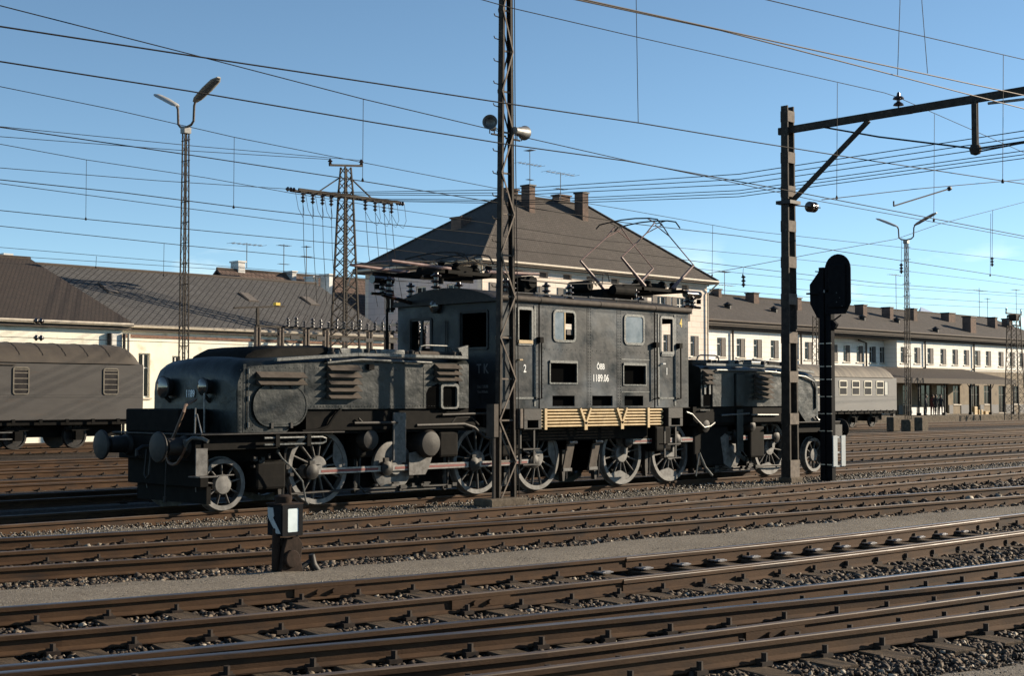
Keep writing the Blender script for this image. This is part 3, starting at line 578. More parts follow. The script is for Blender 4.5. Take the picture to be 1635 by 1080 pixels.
        MB().prism(roundpoly(-4.33, -3.97, 1.68, 2.08, .05, 4), 'y', -1.252, -1.246).build('black_plate', M['void'], fo)
        MB().prism([(-4.70, 1.67), (-4.70, 1.95), (-4.64, 2.05), (-4.40, 2.14), (-4.40, 1.67)], 'y', -1.256, -1.246).build('black_plate', M['void'], hood)  # flat black shape laid on the closed bonnet side
        MB().box(-3.92, -3.66, -1.29, -1.245, 1.67, 2.5).build('corner_plate', M['paint'], hood, bevel=.004)
        MB().prism([(-3.92, 2.8), (-3.66, 2.86), (-3.66, 2.60), (-3.8, 2.62)], 'y', -1.27, -1.19).build('corner_bracket', M['trim'], hood)
        MB().box(-6.12, -6.0, -1.31, -1.25, 2.36, 2.46).build('lamp_bracket', M['black'], hood)
        sm = MB()
        for uu in (-8.72, -7.46, -4.75): sm.box(uu - .03, uu + .03, -1.256, -1.246, 1.30 if uu < -8 else 1.68, 2.42)
        sm.build('seam_strip', M['paint'], hood, bevel=.003, split=True)
        rv_ = MB()
        for k in range(52): rv_.lathe([(.011, 0), (.004, .009)], (-7.35 + k * .066, -1.2505, 1.715), (0, -1, 0), 6); rv_.lathe([(.009, 0), (.003, .007)], (-8.6 + k * .088, -1.2505, 2.37), (0, -1, 0), 6)
        for k in range(15): rv_.lathe([(.011, 0), (.004, .009)], (-8.8, -1.2505, 1.34 + k * .07), (0, -1, 0), 6); rv_.lathe([(.011, 0), (.004, .009)], (-8.55, -1.2505, 1.34 + k * .07), (0, -1, 0), 6)
        rv_.build('rivets', M['door'], hood, kind='stuff')
        hg = MB(); hg.tube([(-8.66, -1.27, 1.35), (-8.66, -1.27, 2.36)], .011, 6)
        for zz in (1.42, 1.85, 2.3): hg.cyl((-8.66, -1.27, zz - .04), (-8.66, -1.27, zz + .04), .02, n=8)
        hg.build('door_hinge_rod', M['trim'], hood)
        # front of the bonnet
        for vv, rr in ((-.47, .135), (.74, .175)):
            la = MB().lathe([(rr * .6, -.16), (rr * .92, -.08), (rr, 0), (rr + .02, .02), (rr, .035)], (-8.99, vv, 2.05), (-1, 0, 0), 28); lo_ = la.build('headlamp', M['iron'], LO, smooth=True)
            MB().lathe([(rr * .97, .037), (rr * .8, .052), (rr * .45, .064), (.01, .068)], (-8.99, vv, 2.05), (-1, 0, 0), 28).build('headlamp_lens', M['lens'], lo_, smooth=True)
            MB().cyl((-8.97, vv, 1.9), (-8.86, vv, 1.8), .035, n=8).build('lamp_stay', M['iron'], lo_)
        text('number_lettering', '1189', .17, M['white'], hood, (-8.885, .09, 1.93), (R(90), 0, R(-90)), .8)
        text('inspection_lettering', 'REV', .07, M['grey'], hood, (-8.885, .12, 1.66), (R(90), 0, R(-90)), .8)
        gr = MB(); gr.tube([(-9.1, -.66, 1.29), (-9.1, -.66, 1.94)], .016, 7); gr.tube([(-9.5, -1.0, 1.29), (-9.48, -.98, 1.70)], .014, 6); gr.tube([(-9.5, -1.2, 1.29), (-9.46, -1.0, 1.6)], .012, 6); gr.build('front_handrail', M['galv'], LO, smooth=True, split=True)
        hs_ = MB(); hs_.tube([(-9.3, -.72, 1.84), (-9.62, -.9, 1.74), (-9.7, -.98, 1.64), (-9.7, -.74, 1.30), (-9.7, -.53, 1.02), (-9.7, -.5, .89), (-9.7, -.57, .81), (-9.7, -.68, .785), (-9.7, -.8, .81), (-9.7, -.93, .92), (-9.7, -1.05, 1.08)], .026, 8); part(hs_, 'brake_hose', M['hose'], smooth=True)
        ht = MB(); ht.tube([(-9.7, -1.05, 1.08), (-9.7, -1.1, 1.17), (-9.68, -1.2, 1.225), (-9.62, -1.4, 1.22), (-9.58, -1.5, 1.17)], .03, 8); ht.cyl((-9.68, -1.0, 1.02), (-9.68, -1.0, 1.2), .04, n=8); part(ht, 'hose_tap', M['trim'], smooth=True)
        stp = MB(); stp.box(-9.72, -9.50, -1.37, -1.35, .62, 1.06); stp.box(-9.74, -9.40, -1.52, -1.18, .60, .618); stp.beam((-9.4, -1.36, .61), (-9.0, -1.36, .62), .05, .02); part(stp, 'step_plate', M['steel'], bevel=.004)
        ch = MB(); ch.tube([(-9.62, -.36, .84), (-9.64, -.36, .25)], .012, 6); ch.cyl((-9.64, -.36, .25), (-9.64, -.36, .16), .03, n=8); part(ch, 'coupling_chain', M['iron'])
    else:
        louvre(5.70, 6.36, 1.83, 2.44, 5); louvre(3.70, 4.0, 2.16, 2.50, 3)
        MB().box(4.02, 4.36, -1.285, -1.245, 1.67, 2.42).build('corner_plate', M['paint'], hood, bevel=.006)
        MB().box(4.92, 5.24, -1.30, -1.245, 1.67, 2.44).build('cable_duct', M['paint'], hood, bevel=.02)
        MB().box(3.72, 3.99, -1.256, -1.246, 1.68, 2.1).build('black_plate', M['void'], hood)
        for uu in (3.75, 3.93): MB().box(uu - .03, uu + .03, -1.28, -1.25, 1.95, 2.2).build('hatch_hinge', M['trim'], hood)
        MB().tube([(6.95, -1.262, 1.95), (7.5, -1.262, 1.95)], .008, 6).build('seam_strip', M['trim'], hood)
    # outside fittings under the bonnet
    if e < 0:
        rr_ = MB()
        rr_.tube([(-8.4, -1.36, 1.20), (-7.2, -1.36, 1.20), (-7.12, -1.36, 1.17), (-7.12, -1.36, 1.12), (-7.2, -1.36, 1.09), (-8.4, -1.36, 1.09)], .02, 7); part(rr_, 'coiled_pipe', M['trim'], smooth=True)
        cl = MB()
        for d in (-8.15, -7.5): cl.box(d - .04, d + .04, -1.40, -1.34, 1.05, 1.25)
        part(cl, 'pipe_clip', M['black'], split=True)
        fw = MB(); fw.tube([(-7.5, -1.2, 1.29), (-7.2, -1.22, 1.31), (-6.98, -1.24, 1.38), (-6.85, -1.26, 1.56), (-6.72, -1.26, 1.66)], [.03, .03, .03, .03, .03], 7); part(fw, 'bent_bar', M['black'], smooth=True)
        for c, r_, d_ in (((-5.95, -1.0, 1.12), .2, .5), ((-4.55, -1.05, 1.02), .26, .42)):
            q = MB().lathe([(.05, 0), (r_ * .85, .03), (r_, .09), (r_, d_), (r_ * .8, d_ + .05)], (c[0], c[1] - .2, c[2]), (0, 1, 0), 28); part(q, 'air_cylinder', M['iron'], smooth=True)
        for (a_, b_, z0, z1, vv, nm) in ((-6.15, -5.75, .8, 1.24, -1.0, 'sand_box'), (-4.25, -3.75, .75, 1.25, -1.08, 'sand_box'), (-8.32, -7.7, .32, .8, -1.0, 'gear_case'), (-2.62, -2.1, .72, 1.25, -1.1, 'sand_box')):
            MB().box(a_, b_, vv - .03, vv + .35, z0, z1).build(nm, M['black'], LO, bevel=.05, seg=2)
        bk_ = MB(); bk_.box(-5.50, -5.20, -1.255, -1.215, .70, 1.60); part(bk_, 'sandbox_plate', M['steel'], bevel=.004)
        bk2 = MB().prism([(-4.95, .45), (-4.95, .85), (-4.5, .92), (-4.35, 1.1), (-4.3, .98), (-4.45, .6), (-4.55, .45)], 'y', -1.06, -1.03); part(bk2, 'guard_plate', M['steel'])
        lp = MB(); lp.tube([(-8.0, -1.2, .95), (-7.95, -1.24, .85), (-7.75, -1.26, .68), (-7.55, -1.28, .45), (-7.48, -1.28, .12), (-7.42, -1.28, .06)], .016, 7); part(lp, 'sand_pipe', M['trim'], smooth=True)
        sp_ = MB()
        for k in range(14): a = rnd.uniform(-8.4, -7.6); zz = rnd.uniform(.5, .95); sp_.box(a, a + rnd.uniform(.04, .1), -1.02, -.92, zz, zz + rnd.uniform(.04, .12))
        part(sp_, 'brake_gear', M['iron'], bevel=.01, split=True)
        pp_ = MB(); pp_.tube([(-6.4, -1.24, 1.42), (-5.4, -1.24, 1.42)], .028, 8); pp_.tube([(-6.2, -1.24, 1.42), (-6.3, -1.24, 1.5)], .02, 6); pp_.tube([(-4.9, -1.2, 1.36), (-3.7, -1.2, 1.37), (-3.45, -1.22, 1.3), (-3.2, -1.24, 1.12), (-2.95, -1.26, 1.05), (-2.75, -1.26, 1.14), (-2.55, -1.26, 1.35), (-2.3, -1.2, 1.45)], .032, 8)
        pp_.tube([(-4.3, -1.24, 1.55), (-3.1, -1.24, 1.57)], .025, 8); pp_.tube([(-4.05, -1.2, 1.37), (-3.9, -1.2, 1.5), (-3.5, -1.2, 1.5), (-3.3, -1.2, 1.34)], .018, 6); part(pp_, 'air_pipe', M['iron'], smooth=True, split=True)
    else:
        bk_ = MB(); bk_.box(5.0, 5.25, -1.255, -1.215, .62, 1.60); bk_.beam((5.0, -1.22, .62), (5.3, -1.25, .42), .03, .1); part(bk_, 'sandbox_plate', M['paint'], bevel=.004)
        pp_ = MB(); pp_.tube([(3.1, -1.24, 1.55), (3.3, -1.24, 1.50), (3.5, -1.24, 1.36), (3.75, -1.24, 1.2), (4.0, -1.22, 1.22), (4.2, -1.2, 1.3)], .025, 8); pp_.tube([(4.4, -1.24, 1.47), (5.5, -1.24, 1.50)], .022, 8); pp_.tube([(5.6, -1.24, 1.47), (6.7, -1.24, 1.46)], .022, 8); pp_.tube([(3.6, -1.24, 1.585), (3.95, -1.24, 1.59)], .02, 6); part(pp_, 'air_pipe', M['trim'], smooth=True, split=True)
        q = MB().lathe([(.05, 0), (.14, .03), (.16, .1), (.16, .4)], (3.9, -1.22, 1.22), (0, 1, .1), 20); q.lathe([(.05, 0), (.12, .03), (.14, .1), (.14, .4)], (5.75, -1.2, 1.2), (0, 1, 0), 20); part(q, 'air_cylinder', M['iron'], smooth=True, split=True)
        gp = MB().prism([(4.75, .35), (4.62, .95), (4.8, 1.05), (4.95, .98), (4.93, .72), (5.25, .55), (5.0, .22)], 'y', -1.06, -1.03); part(gp, 'guard_plate', M['steel'])
        rr_ = MB(); rr_.tube([(8.25, -1.3, 1.4), (8.35, -1.3, 1.32), (8.6, -1.3, 1.33), (8.9, -1.28, 1.3)], .03, 8); part(rr_, 'coiled_pipe', M['trim'], smooth=True)
        lp = MB(); lp.tube([(3.75, -1.1, .62), (3.9, -1.15, .3), (4.1, -1.2, .1)], .03, 7); lp.tube([(3.75, -1.1, .62), (3.62, -1.1, .1)], .02, 7); lp.tube([(5.2, -1.2, .7), (5.45, -1.2, .5), (5.2, -1.2, .5)], .015, 6); part(lp, 'sand_pipe', M['trim'], smooth=True, split=True)
        for (a_, b_, z0, z1, vv, nm) in ((3.62, 4.95, .30, 1.22, -1.02, 'gear_case'), (5.75, 6.35, .45, 1.2, -1.06, 'sand_box'), (2.15, 2.7, .7, 1.25, -1.1, 'sand_box')):
            MB().box(a_, b_, vv - .03, vv + .35, z0, z1).build(nm, M['black'], LO, bevel=.05, seg=2)
        st_ = MB(); st_.box(8.95, 9.3, -1.4, -1.34, .75, 1.2); part(st_, 'step_plate', M['iron'])
    br = MB()
    for s in (-1, 1):
        br.tube([(U(7.6), s * .95, .22), (U(6.2), s * .95, .24), (U(3.8), s * .95, .22)], .022, 7); br.tube([(U(6.05), s * .95, .3), (U(5.9), s * .95, .17), (U(4.2), s * .95, .17)], .02, 7)
        for d in (7.68, 6.02, 3.85, 2.2, .5):
            br.prism([(U(d) - .05, .35), (U(d) - .04, .8), (U(d) + .03, .8), (U(d) + .05, .35), (U(d) + .02, .15), (U(d) - .03, .15)], 'y', s * .78 - .05, s * .78 + .05); br.tube([(U(d), s * .9, .2), (U(d) + .05, s * .9, 1.1)], .025, 6)
        for k in range(12): a = U(rnd.uniform(3.6, 6.2)); zz = rnd.uniform(.12, .3); br.box(a, a + rnd.uniform(.05, .16), s * .98 - .03, s * .98 + .03, zz, zz + rnd.uniform(.02, .07))
    part(br, 'brake_rigging', M['iron'], split=True)
truck(-1); truck(1)

# ---- middle cab
cu0, cu1, cv, zb, zt = -3.03, 2.88, 1.47, 1.66, 3.74
sideholes = [(-2.50, -2.15, 2.96, 3.58), (1.93, 2.30, 2.84, 3.58), (-1.22, -.89, 3.02, 3.58), (-1.60, -.82, 2.17, 2.56), (.66, 1.38, 2.15, 2.55), (-1.53, -.87, 1.70, 1.91), (-.5, .31, 1.70, 1.91), (.69, 1.31, 1.70, 1.91)]
farholes = [(-2.50, -2.15, 2.9, 3.58), (1.93, 2.30, 2.84, 3.58), (-1.5, -.89, 3.02, 3.58), (.7, 1.3, 3.02, 3.58)]
cb = MB(); cb.wall('y', -cv, .04, cu0, cu1, zb, zt, sideholes); cb.wall('y', cv - .04, .04, cu0, cu1, zb, zt, farholes)
endholes = [(-1.12, -.42, 2.85, 3.52), (.48, .72, 2.72, 3.42), (.78, 1.05, 2.72, 3.42)]
cb.wall('x', cu0, .04, -cv + .04, cv - .04, zb, zt, endholes); cb.wall('x', cu1 - .04, .04, -cv + .04, cv - .04, zb, zt, [(-1.12, -.42, 2.85, 3.52), (.42, 1.12, 2.85, 3.52)])
for q in (cu0, cu1 - .04): cb.prism([(-cv, zt), (cv, zt), (1.2, 3.86), (.7, 3.95), (0, 3.985), (-.7, 3.95), (-1.2, 3.86)], 'x', q, q + .04)
CB = part(cb, 'cab_body', M['cab'])
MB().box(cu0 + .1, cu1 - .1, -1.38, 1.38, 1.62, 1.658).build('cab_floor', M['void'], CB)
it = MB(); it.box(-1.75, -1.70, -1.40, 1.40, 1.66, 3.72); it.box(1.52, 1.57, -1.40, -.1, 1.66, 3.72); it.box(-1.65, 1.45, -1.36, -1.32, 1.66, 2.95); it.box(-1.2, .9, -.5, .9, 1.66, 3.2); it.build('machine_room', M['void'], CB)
# roof: arched sheet, with a rolled gutter on both long sides
n_ = 12; pr = [(-1.5 + 3.0 * k / n_, 3.75 + .29 * (1 - ((2 * k / n_ - 1) ** 2)) ** .85) for k in range(n_ + 1)]
rf = MB().prism(pr + [(1.5, 3.72), (-1.5, 3.72)], 'x', cu0 - .12, cu1 + .12); RF_ = part(rf, 'cab_roof', M['iron'])
gt = MB()
for s in (-1, 1): gt.tube([(cu0 - .05, s * 1.49, 3.79), (cu1 + .05, s * 1.49, 3.79)], .062, 12)
for uu in (-1.9, -.1, 1.7): gt.tube([(uu - .03, -1.49, 3.79), (uu + .03, -1.49, 3.79)], .068, 12)
gt.build('roof_gutter', M['louvre'], RF_, smooth=True)
cond = MB(); cond.tube([(-2.7, -1.42, 3.915), (1.7, -1.42, 3.935)], .013, 6)
for uu in (-1.9, -1.1, -.3, .5, 1.3): cond.tube([(uu, -1.42, 3.84), (uu, -1.42, 3.96)], .012, 6); cond.tube([(uu - .1, -1.44, 3.925), (uu + .05, -1.44, 3.925)], .02, 6)
cond.build('roof_conduit', M['steel'], RF_, smooth=True)
# proud centre panel edges, rivets
gv = MB()
for uu in (-1.915, 1.70): gv.box(uu - .016, uu + .016, -1.4735, -1.4705, zb, zt - .02)
part(gv, 'panel_groove', M['void'], split=True)
rv = MB()
for uu in (-.415, .525):
    for k in range(34):
        for dx in (-.035, .035): rv.lathe([(.011, 0), (.009, .006), (.003, .009)], (uu + dx, -1.4745, 1.74 + k * .059), (0, -1, 0), 6)
for k in range(26): rv.lathe([(.009, 0), (.003, .007)], (-1.75 + k * .13, -1.4715, 2.83), (0, -1, 0), 6)
for uu in (-1.80, 1.62, 2.5, 2.8, -2.75, -1.97, 1.75):
    for k in range(22): rv.lathe([(.009, 0), (.003, .007)], (uu, -1.4715, 1.78 + k * .09), (0, -1, 0), 6)
rv.build('rivets', M['door'], CB, kind='stuff')
sq = MB()
for uu in (-.415, .525): sq.box(uu - .075, uu + .075, -1.4745, -1.4705, 1.68, 3.70)
sq.build('butt_strap', M['cab'], CB, split=True)
for (a, b, z0, z1, nm, dz) in ((-2.50, -2.15, 2.96, 3.58, '2', 0), (1.93, 2.30, 2.84, 3.58, '1', 0)):
    dr = MB(); c = (a + b) / 2
    for x0, x1, y0, y1 in ((c - .31, c - .26, 1.70, 3.68), (c + .26, c + .31, 1.70, 3.68), (c - .31, c + .31, 1.84, 1.88)): dr.box(x0, x1, -1.482, -1.4705, y0, y1)
    D = part(dr, 'cab_door', M['dooredge'])
    fr = MB(); frame_ring(fr, roundpoly(a - .055, b + .055, z0 - .07, z1 + .06, .07, 4), roundpoly(a - .002, b + .002, z0 - .002, z1 + .002, .02, 4), 'y', -1.495, -1.4705); fr.build('door_window_frame', M['trim'], D)
    MB().box(a - .02, b + .02, -1.51, -1.47, z0 - .035, z0 + .03).build('window_sill', M['pipe'] if nm == '2' else M['trim'], D)
    hr = MB()
    for uu in (c - .42, c + .40): hr.tube([(uu, -1.475, 2.98), (uu, -1.545, 2.98), (uu, -1.545, 1.85), (uu, -1.475, 1.85)], .016, 6); hr.box(uu - .05, uu + .05, -1.56, -1.47, 2.95, 3.06)
    hr.build('door_handrail', M['black'], D, split=True)
    MB().tube([(c - .2, -1.475, 2.60), (c - .2, -1.53, 2.60), (c - .12, -1.53, 2.60)], .016, 6).build('door_handle', M['pipe'] if nm == '2' else M['white'], D)
    text('door_number', nm, .215, M['white'], D, (c, -1.4725, 2.43), (R(90), 0, 0), .75)
for (a, b) in ((-1.49, -.87), (.70, 1.32)):
    fr = MB(); frame_ring(fr, roundpoly(a - .03, b + .03, 2.98, 3.63, .11, 5), roundpoly(a + .02, b - .02, 3.03, 3.58, .07, 5), 'y', -1.49, -1.4705); f = part(fr, 'cab_window', M['dooredge'])
    x0, x1 = (a + .01, a + .30) if a < 0 else (a + .01, b - .01)
    MB().box(x0, x1, -1.478, -1.4712, 3.02, 3.59).build('window_glass', M['dirtyglass'], f)
    if a < 0: MB().box(x1, x1 + .03, -1.487, -1.4712, 3.03, 3.58).build('window_stile', M['pipe'], f)
for (a, b, z0, z1) in ((-1.60, -.82, 2.17, 2.56), (.66, 1.38, 2.15, 2.55)):
    fr = MB(); frame_ring(fr, roundpoly(a - .03, b + .03, z0 - .03, z1 + .04, .015, 2), roundpoly(a, b, z0, z1, .01, 2), 'y', -1.49, -1.4705); f = part(fr, 'vent_opening', M['dooredge'])
    MB().box(a - .02, b + .02, -1.50, -1.4705, z1 - .0, z1 + .05).build('vent_hood', M['trim'], f)
pl = MB(); pl.box(.58, 1.52, -1.4745, -1.4705, 2.665, 2.685); pl.box(.58, 1.52, -1.4745, -1.4705, 1.985, 2.0); part(pl, 'weld_strip', M['trim'], split=True)
text('railway_lettering', 'ÖBB', .165, M['white'], CB, (-.075, -1.4725, 2.505), (R(90), 0, 0), .78)
text('number_lettering', '1189.06', .205, M['white'], CB, (-.075, -1.4725, 2.265), (R(90), 0, 0), .78)
text('chalk_mark', '4', .26, M['yellow'], CB, (2.62, -1.4725, 3.50), (R(90), 0, 0), .7, .002)
# front wall details
fl = MB().lathe([(.14, 0), (.15, .08), (.13, .1)], (cu0, .28, 3.70), (-1, 0, 0), 24); fo = part(fl, 'top_headlamp', M['iron'], smooth=True); MB().lathe([(.125, .1), (.09, .13), (.01, .14)], (cu0, .28, 3.70), (-1, 0, 0), 24).build('headlamp_lens', M['lens'], fo, smooth=True)
for s, (y0, y1) in ((0, (.46, 1.07)), (1, (-1.14, -.40))):
    z0 = 2.70 if s == 0 else 2.83; z1 = 3.44 if s == 0 else 3.54
    fr = MB(); frame_ring(fr, roundpoly(y0 - .04, y1 + .04, z0 - .04, z1 + .04, .06, 4), roundpoly(y0, y1, z0, z1, .03, 4), 'x', cu0 - .02, cu0 - .0005); part(fr, 'front_window', M['iron'])
for k, (s_, zz, sz) in enumerate((('T K', 2.42, .26), ('Unt. 6.10.78', 2.08, .075), ('Vmax 75 km/h', 1.98, .06))): text('inspection_lettering', s_, sz, M['grey'], CB, (cu0 - .002, -1.02, zz), (R(90), 0, R(-90)), .8)
dr = MB(); dr.tube([(cu0 - .03, .0, 1.7), (cu0 - .03, .0, 3.4)], .014, 6); part(dr, 'front_handrail', M['iron'])
# cooling pipes slung below the cab and the steps either side
ck = MB(); pz = [1.615 - k * .062 for k in range(6)]
for z in pz: ck.tube([(-1.97, -1.56, z), (1.80, -1.56, z)], .023, 10)
for k in (0, 2, 4):
    for uu, s in ((1.80, 1),): ck.tube([(uu, -1.56, pz[k]), (uu + .05, -1.56, (pz[k] + pz[k + 1]) / 2), (uu, -1.56, pz[k + 1])], .023, 8)
CK = part(ck, 'cooling_pipes', M['pipe'], smooth=True)
for uu in (-.68, .46):
    h = MB(); h.beam((uu - .16, -1.60, 1.655), (uu, -1.60, 1.34), .02, .05, up=(1, 0, 0)); h.beam((uu + .16, -1.60, 1.655), (uu, -1.60, 1.34), .02, .05, up=(1, 0, 0)); h.box(uu - .045, uu + .045, -1.61, -1.59, 1.22, 1.38); h.build('pipe_hanger', M['pipe'], CK)
for uu in (-1.86, 1.33): MB().box(uu - .035, uu + .035, -1.605, -1.585, 1.24, 1.655).build('pipe_hanger', M['pipe'], CK)
for a in (-2.54, 1.93):
    b = a + .5
    sb = MB(); sb.box(a, b, -1.66, -1.36, 1.43, 1.655); sb.box(a, a + .1, -1.66, -1.36, 1.27, 1.43); sb.box(b - .1, b, -1.66, -1.36, 1.27, 1.43); sb.box(a, b, -1.66, -1.36, 1.255, 1.28); so_ = part(sb, 'step_box', M['iron'], bevel=.006)
    ld = MB()
    for uu in (a + .06, b - .06): ld.beam((uu, -1.5, 1.26), (uu, -1.5, .55), .03, .04)
    for z in (.86, .56): ld.box(a + .02, b - .02, -1.62, -1.38, z, z + .025)
    ld.build('step_ladder', M['iron'], so_)
sill = MB().box(-3.05, 2.9, -1.50, 1.50, 1.645, 1.66); sill.box(-2.0, 1.9, -1.1, 1.1, 1.0, 1.6); sill.box(-3.0, 2.9, -1.0, 1.0, 1.3, 1.62); part(sill, 'cab_underframe', M['black'])
for uu in (-.75, .05):
    sp = MB(); sp.prism([(uu, .42), (uu + .22, .42), (uu + .36, .92), (uu + .14, .92)], 'y', -1.04, -1.0); sp.cyl((uu + .15, -1.06, .95), (uu + .36, -1.06, .95), .035, n=8); sp.box(uu - .02, uu + .25, -1.06, -1.0, .36, .42); so_ = part(sp, 'brake_hanger', M['louvre'])
    MB().box(uu - .02, uu + .24, -1.07, -1.045, .37, .43).build('hanger_foot', M['steel'], so_); MB().cyl((uu + .15, -1.08, .95), (uu + .38, -1.08, .95), .03, n=8).build('hanger_pin', M['rod'], so_)
# ---- roof gear
def insulator(mb, c, h=.26, r=.075, ax=(0, 0, 1), n=3, seg=16):
    p = [(r * .45, 0)]
    for k in range(n): a = h * (k + .15) / n; p += [(r * .45, a), (r, a + h * .25 / n), (r * .95, a + h * .38 / n), (r * .45, a + h * .55 / n)]
    mb.lathe(p + [(r * .4, h), (.012, h + .012)], c, ax, seg)
ins = MB()
for uu, vv in ((-2.2, -1.0), (-1.2, -1.0), (-.5, -1.0), (-4.0 + .9, 1.0)): insulator(ins, (uu, vv, 3.88), .32, .095)
for uu in (-1.75, -2.0): insulator(ins, (uu, -.5, 3.97), .30, .10)
ins.build('roof_insulator', M['porc'], RF_, smooth=True, split=True)
bus = MB(); bus.tube([(-1.95, -1.0, 4.22), (-1.2, -1.0, 4.22), (-.5, -1.0, 4.22), (.6, -.9, 4.3), (1.9, -.7, 4.36), (2.6, -.5, 4.42)], .012, 6); bus.tube([(-2.2, -1.0, 4.22), (-2.3, -.8, 4.4), (-2.45, -.5, 4.45), (-2.5, -.3, 4.35)], .012, 6); bus.tube([(1.0, 0, 4.05), (1.05, 0, 4.42), (1.3, 0, 4.5), (1.5, 0, 4.35)], .014, 6)
bus.tube([(1.1, -.5, 4.3), (1.15, -.5, 4.55), (1.3, -.5, 4.58), (1.35, -.5, 4.4)], .012, 6); bus.build('roof_busbar', M['iron'], RF_, smooth=True)
tr = MB(); tr.box(-1.75, -1.35, -.9, -.3, 3.98, 4.3); tr.cyl((-1.55, -.95, 4.2), (-1.55, -.3, 4.2), .13, n=20); tr.box(1.0, 2.0, -.6, .5, 4.0, 4.22); tr.cyl((1.2, -.7, 4.2), (1.9, -.7, 4.2), .11, n=14); tr.cyl((.95, -.3, 4.3), (.95, .3, 4.3), .12, n=14); tr.build('roof_switchgear', M['black'], RF_, bevel=.02, split=True)
def panto(uc, up_, name_label):
    P = part(MB().box(uc - 1.35, uc + 1.35, -.72, -.66, 4.26, 4.33).box(uc - 1.35, uc + 1.35, .66, .72, 4.26, 4.33).box(uc - .75, uc - .66, -.72, .72, 4.26, 4.34).box(uc + .66, uc + .75, -.72, .72, 4.26, 4.34), 'pantograph', M['black'], label=name_label)
    e = 1 if uc > 0 else -1
    sup = MB()
    for a, b in ((-.95, -.69), (.95, -.69), (-.95, .69), (.95, .69)): insulator(sup, (uc + a, b, 3.93), .33, .11)
    sup.build('pantograph_insulator', M['porc'], P, smooth=True, split=True)
    ck_ = MB(); ck_.cyl((uc - .5, -.3, 4.38), (uc + .5, -.3, 4.38), .10, n=14); ck_.cyl((uc - .5, .3, 4.38), (uc + .5, .3, 4.38), .08, n=14); ck_.box(uc - .2, uc + .2, -.5, .5, 4.26, 4.46)
    for a in (-.6, -.2, .3, .7): ck_.lathe([(.06, 0), (.1, .05), (.06, .1), (.08, .16), (.02, .2)], (uc + a, -.45, 4.33), (0, 0, 1), 10)
    ck_.build('pantograph_drive', M['black'], P, smooth=True)
    for s in (-.69, .69): MB().cyl((uc + e * 1.05, s * 1.35, 4.02), (uc + e * 1.05, s * 1.35, 4.12), .05, n=8).build('pantograph_foot', M['black'], P)
    zk, zt_ = (4.95, 5.55) if up_ else (4.42, 4.50); ko = 1.30 if up_ else 2.0; bo = .50
    for a in (-1, 1):
        lo = MB(); upm = MB()
        for s in (-.6, .6):
            lo.tube([(uc + a * bo, s, 4.36), (uc + a * ko, s, zk)], [.042, .026], 8)
            upm.tube([(uc + a * ko, s, zk), (uc + a * .42, s * .98, zt_)], .014, 6)
            upm.tube([(uc + a * .42, s * .98, zt_), (uc + a * .12, s * .98, zt_ + (.27 if up_ else .12))], .014, 6); upm.tube([(uc + a * .42, s * .98, zt_), (uc - a * .1, s * .98, zt_ + (.22 if up_ else .1))], .012, 6)
        lo.tube([(uc + a * ko, -.6, zk), (uc + a * ko, .6, zk)], .016, 6) if not up_ else None
        lo.build('lower_arm', M['pink'], P, smooth=True, split=True); upm.build('upper_arm', M['iron'] if not up_ else M['pink'], P, smooth=True, split=True)
    bw = MB(); zb_ = 5.90 if up_ else 4.70
    for d in (-.33, .33):
        arc = [(uc + d - .03, .95, zb_ - .12), (uc + d - .02, .85, zb_ - .03), (uc + d, .6, zb_ + .0), (uc + d, .2, zb_ + .03), (uc + d, -.2, zb_ + .03), (uc + d, -.6, zb_), (uc + d - .02, -.85, zb_ - .05), (uc + d - .03, -.98, zb_ - .2)]
        bw.tube(arc, .016, 7)
    for s in (-.55, .55): bw.tube([(uc - .33, s, zb_), (uc, s, zb_ - .09), (uc + .33, s, zb_)], .013, 6)
    bw.build('collector_bow', M['iron'], P, smooth=True)
panto(2.94, True, 'raised pantograph with pink diamond arms'); panto(-3.0, False, 'folded pantograph lying flat')
for uu, vv in ((-3.9, .95), (3.72, -.95)):
    bi = MB(); insulator(bi, (uu, vv, 3.92), .24, .10); bi.tube([(uu - .26, vv, 4.22), (uu + .26, vv, 4.22)], .085, 14); bi.tube([(uu, vv, 3.92), (uu + (.8 if uu < 0 else -.8), vv * .98, 3.78)], .04, 6); bi.tube([(uu - .3, vv, 3.93), (uu + .3, vv, 3.93)], .03, 6); part(bi, 'bracket_insulator', M['porc'], smooth=True)
mr = MB(); mr.tube([(cu0 - .05, 1.52, 3.7), (cu0 - .25, 1.52, 3.68), (cu0 - .25, 1.52, 2.4), (cu0 - .05, 1.52, 2.38)], .03, 6); part(mr, 'corner_ladder', M['black'])
# ------------------------------------------------------------------ rolling stock behind the locomotive
M['vangrey'] = mat('dirty_grey_van_paint', (0.026, 0.022, 0.020), (0.041, 0.036, 0.033), 1.2, 0.7, stretch=(.6, 1, 2.2), c3=(0.042, 0.029, 0.021), s3=2.0, t3=(0.6, 0.8))
M['vanroof'] = mat('dusty_brown_van_roof', (0.036, 0.027, 0.019), (0.058, 0.045, 0.032), 1.6, 0.75, c3=(0.04, 0.032, 0.024), s3=3, t3=(0.55, 0.75))
M['coach'] = mat('grey_coach_paint', (0.056, 0.058, 0.060), (0.085, 0.083, 0.081), 1.0, 0.6, stretch=(.5, 1, 2.5), c3=(0.075, 0.062, 0.052), s3=1.3, t3=(0.6, 0.8))
M['coachroof'] = mat('streaked_coach_roof', (0.05, 0.04, 0.029), (0.16, 0.13, 0.092), 2.2, 0.7, stretch=(1.6, .25, .25))
M['alu'] = mat('pale_window_frame', (0.55, 0.50, 0.38), (0.65, 0.6, 0.48), 10, 0.45)
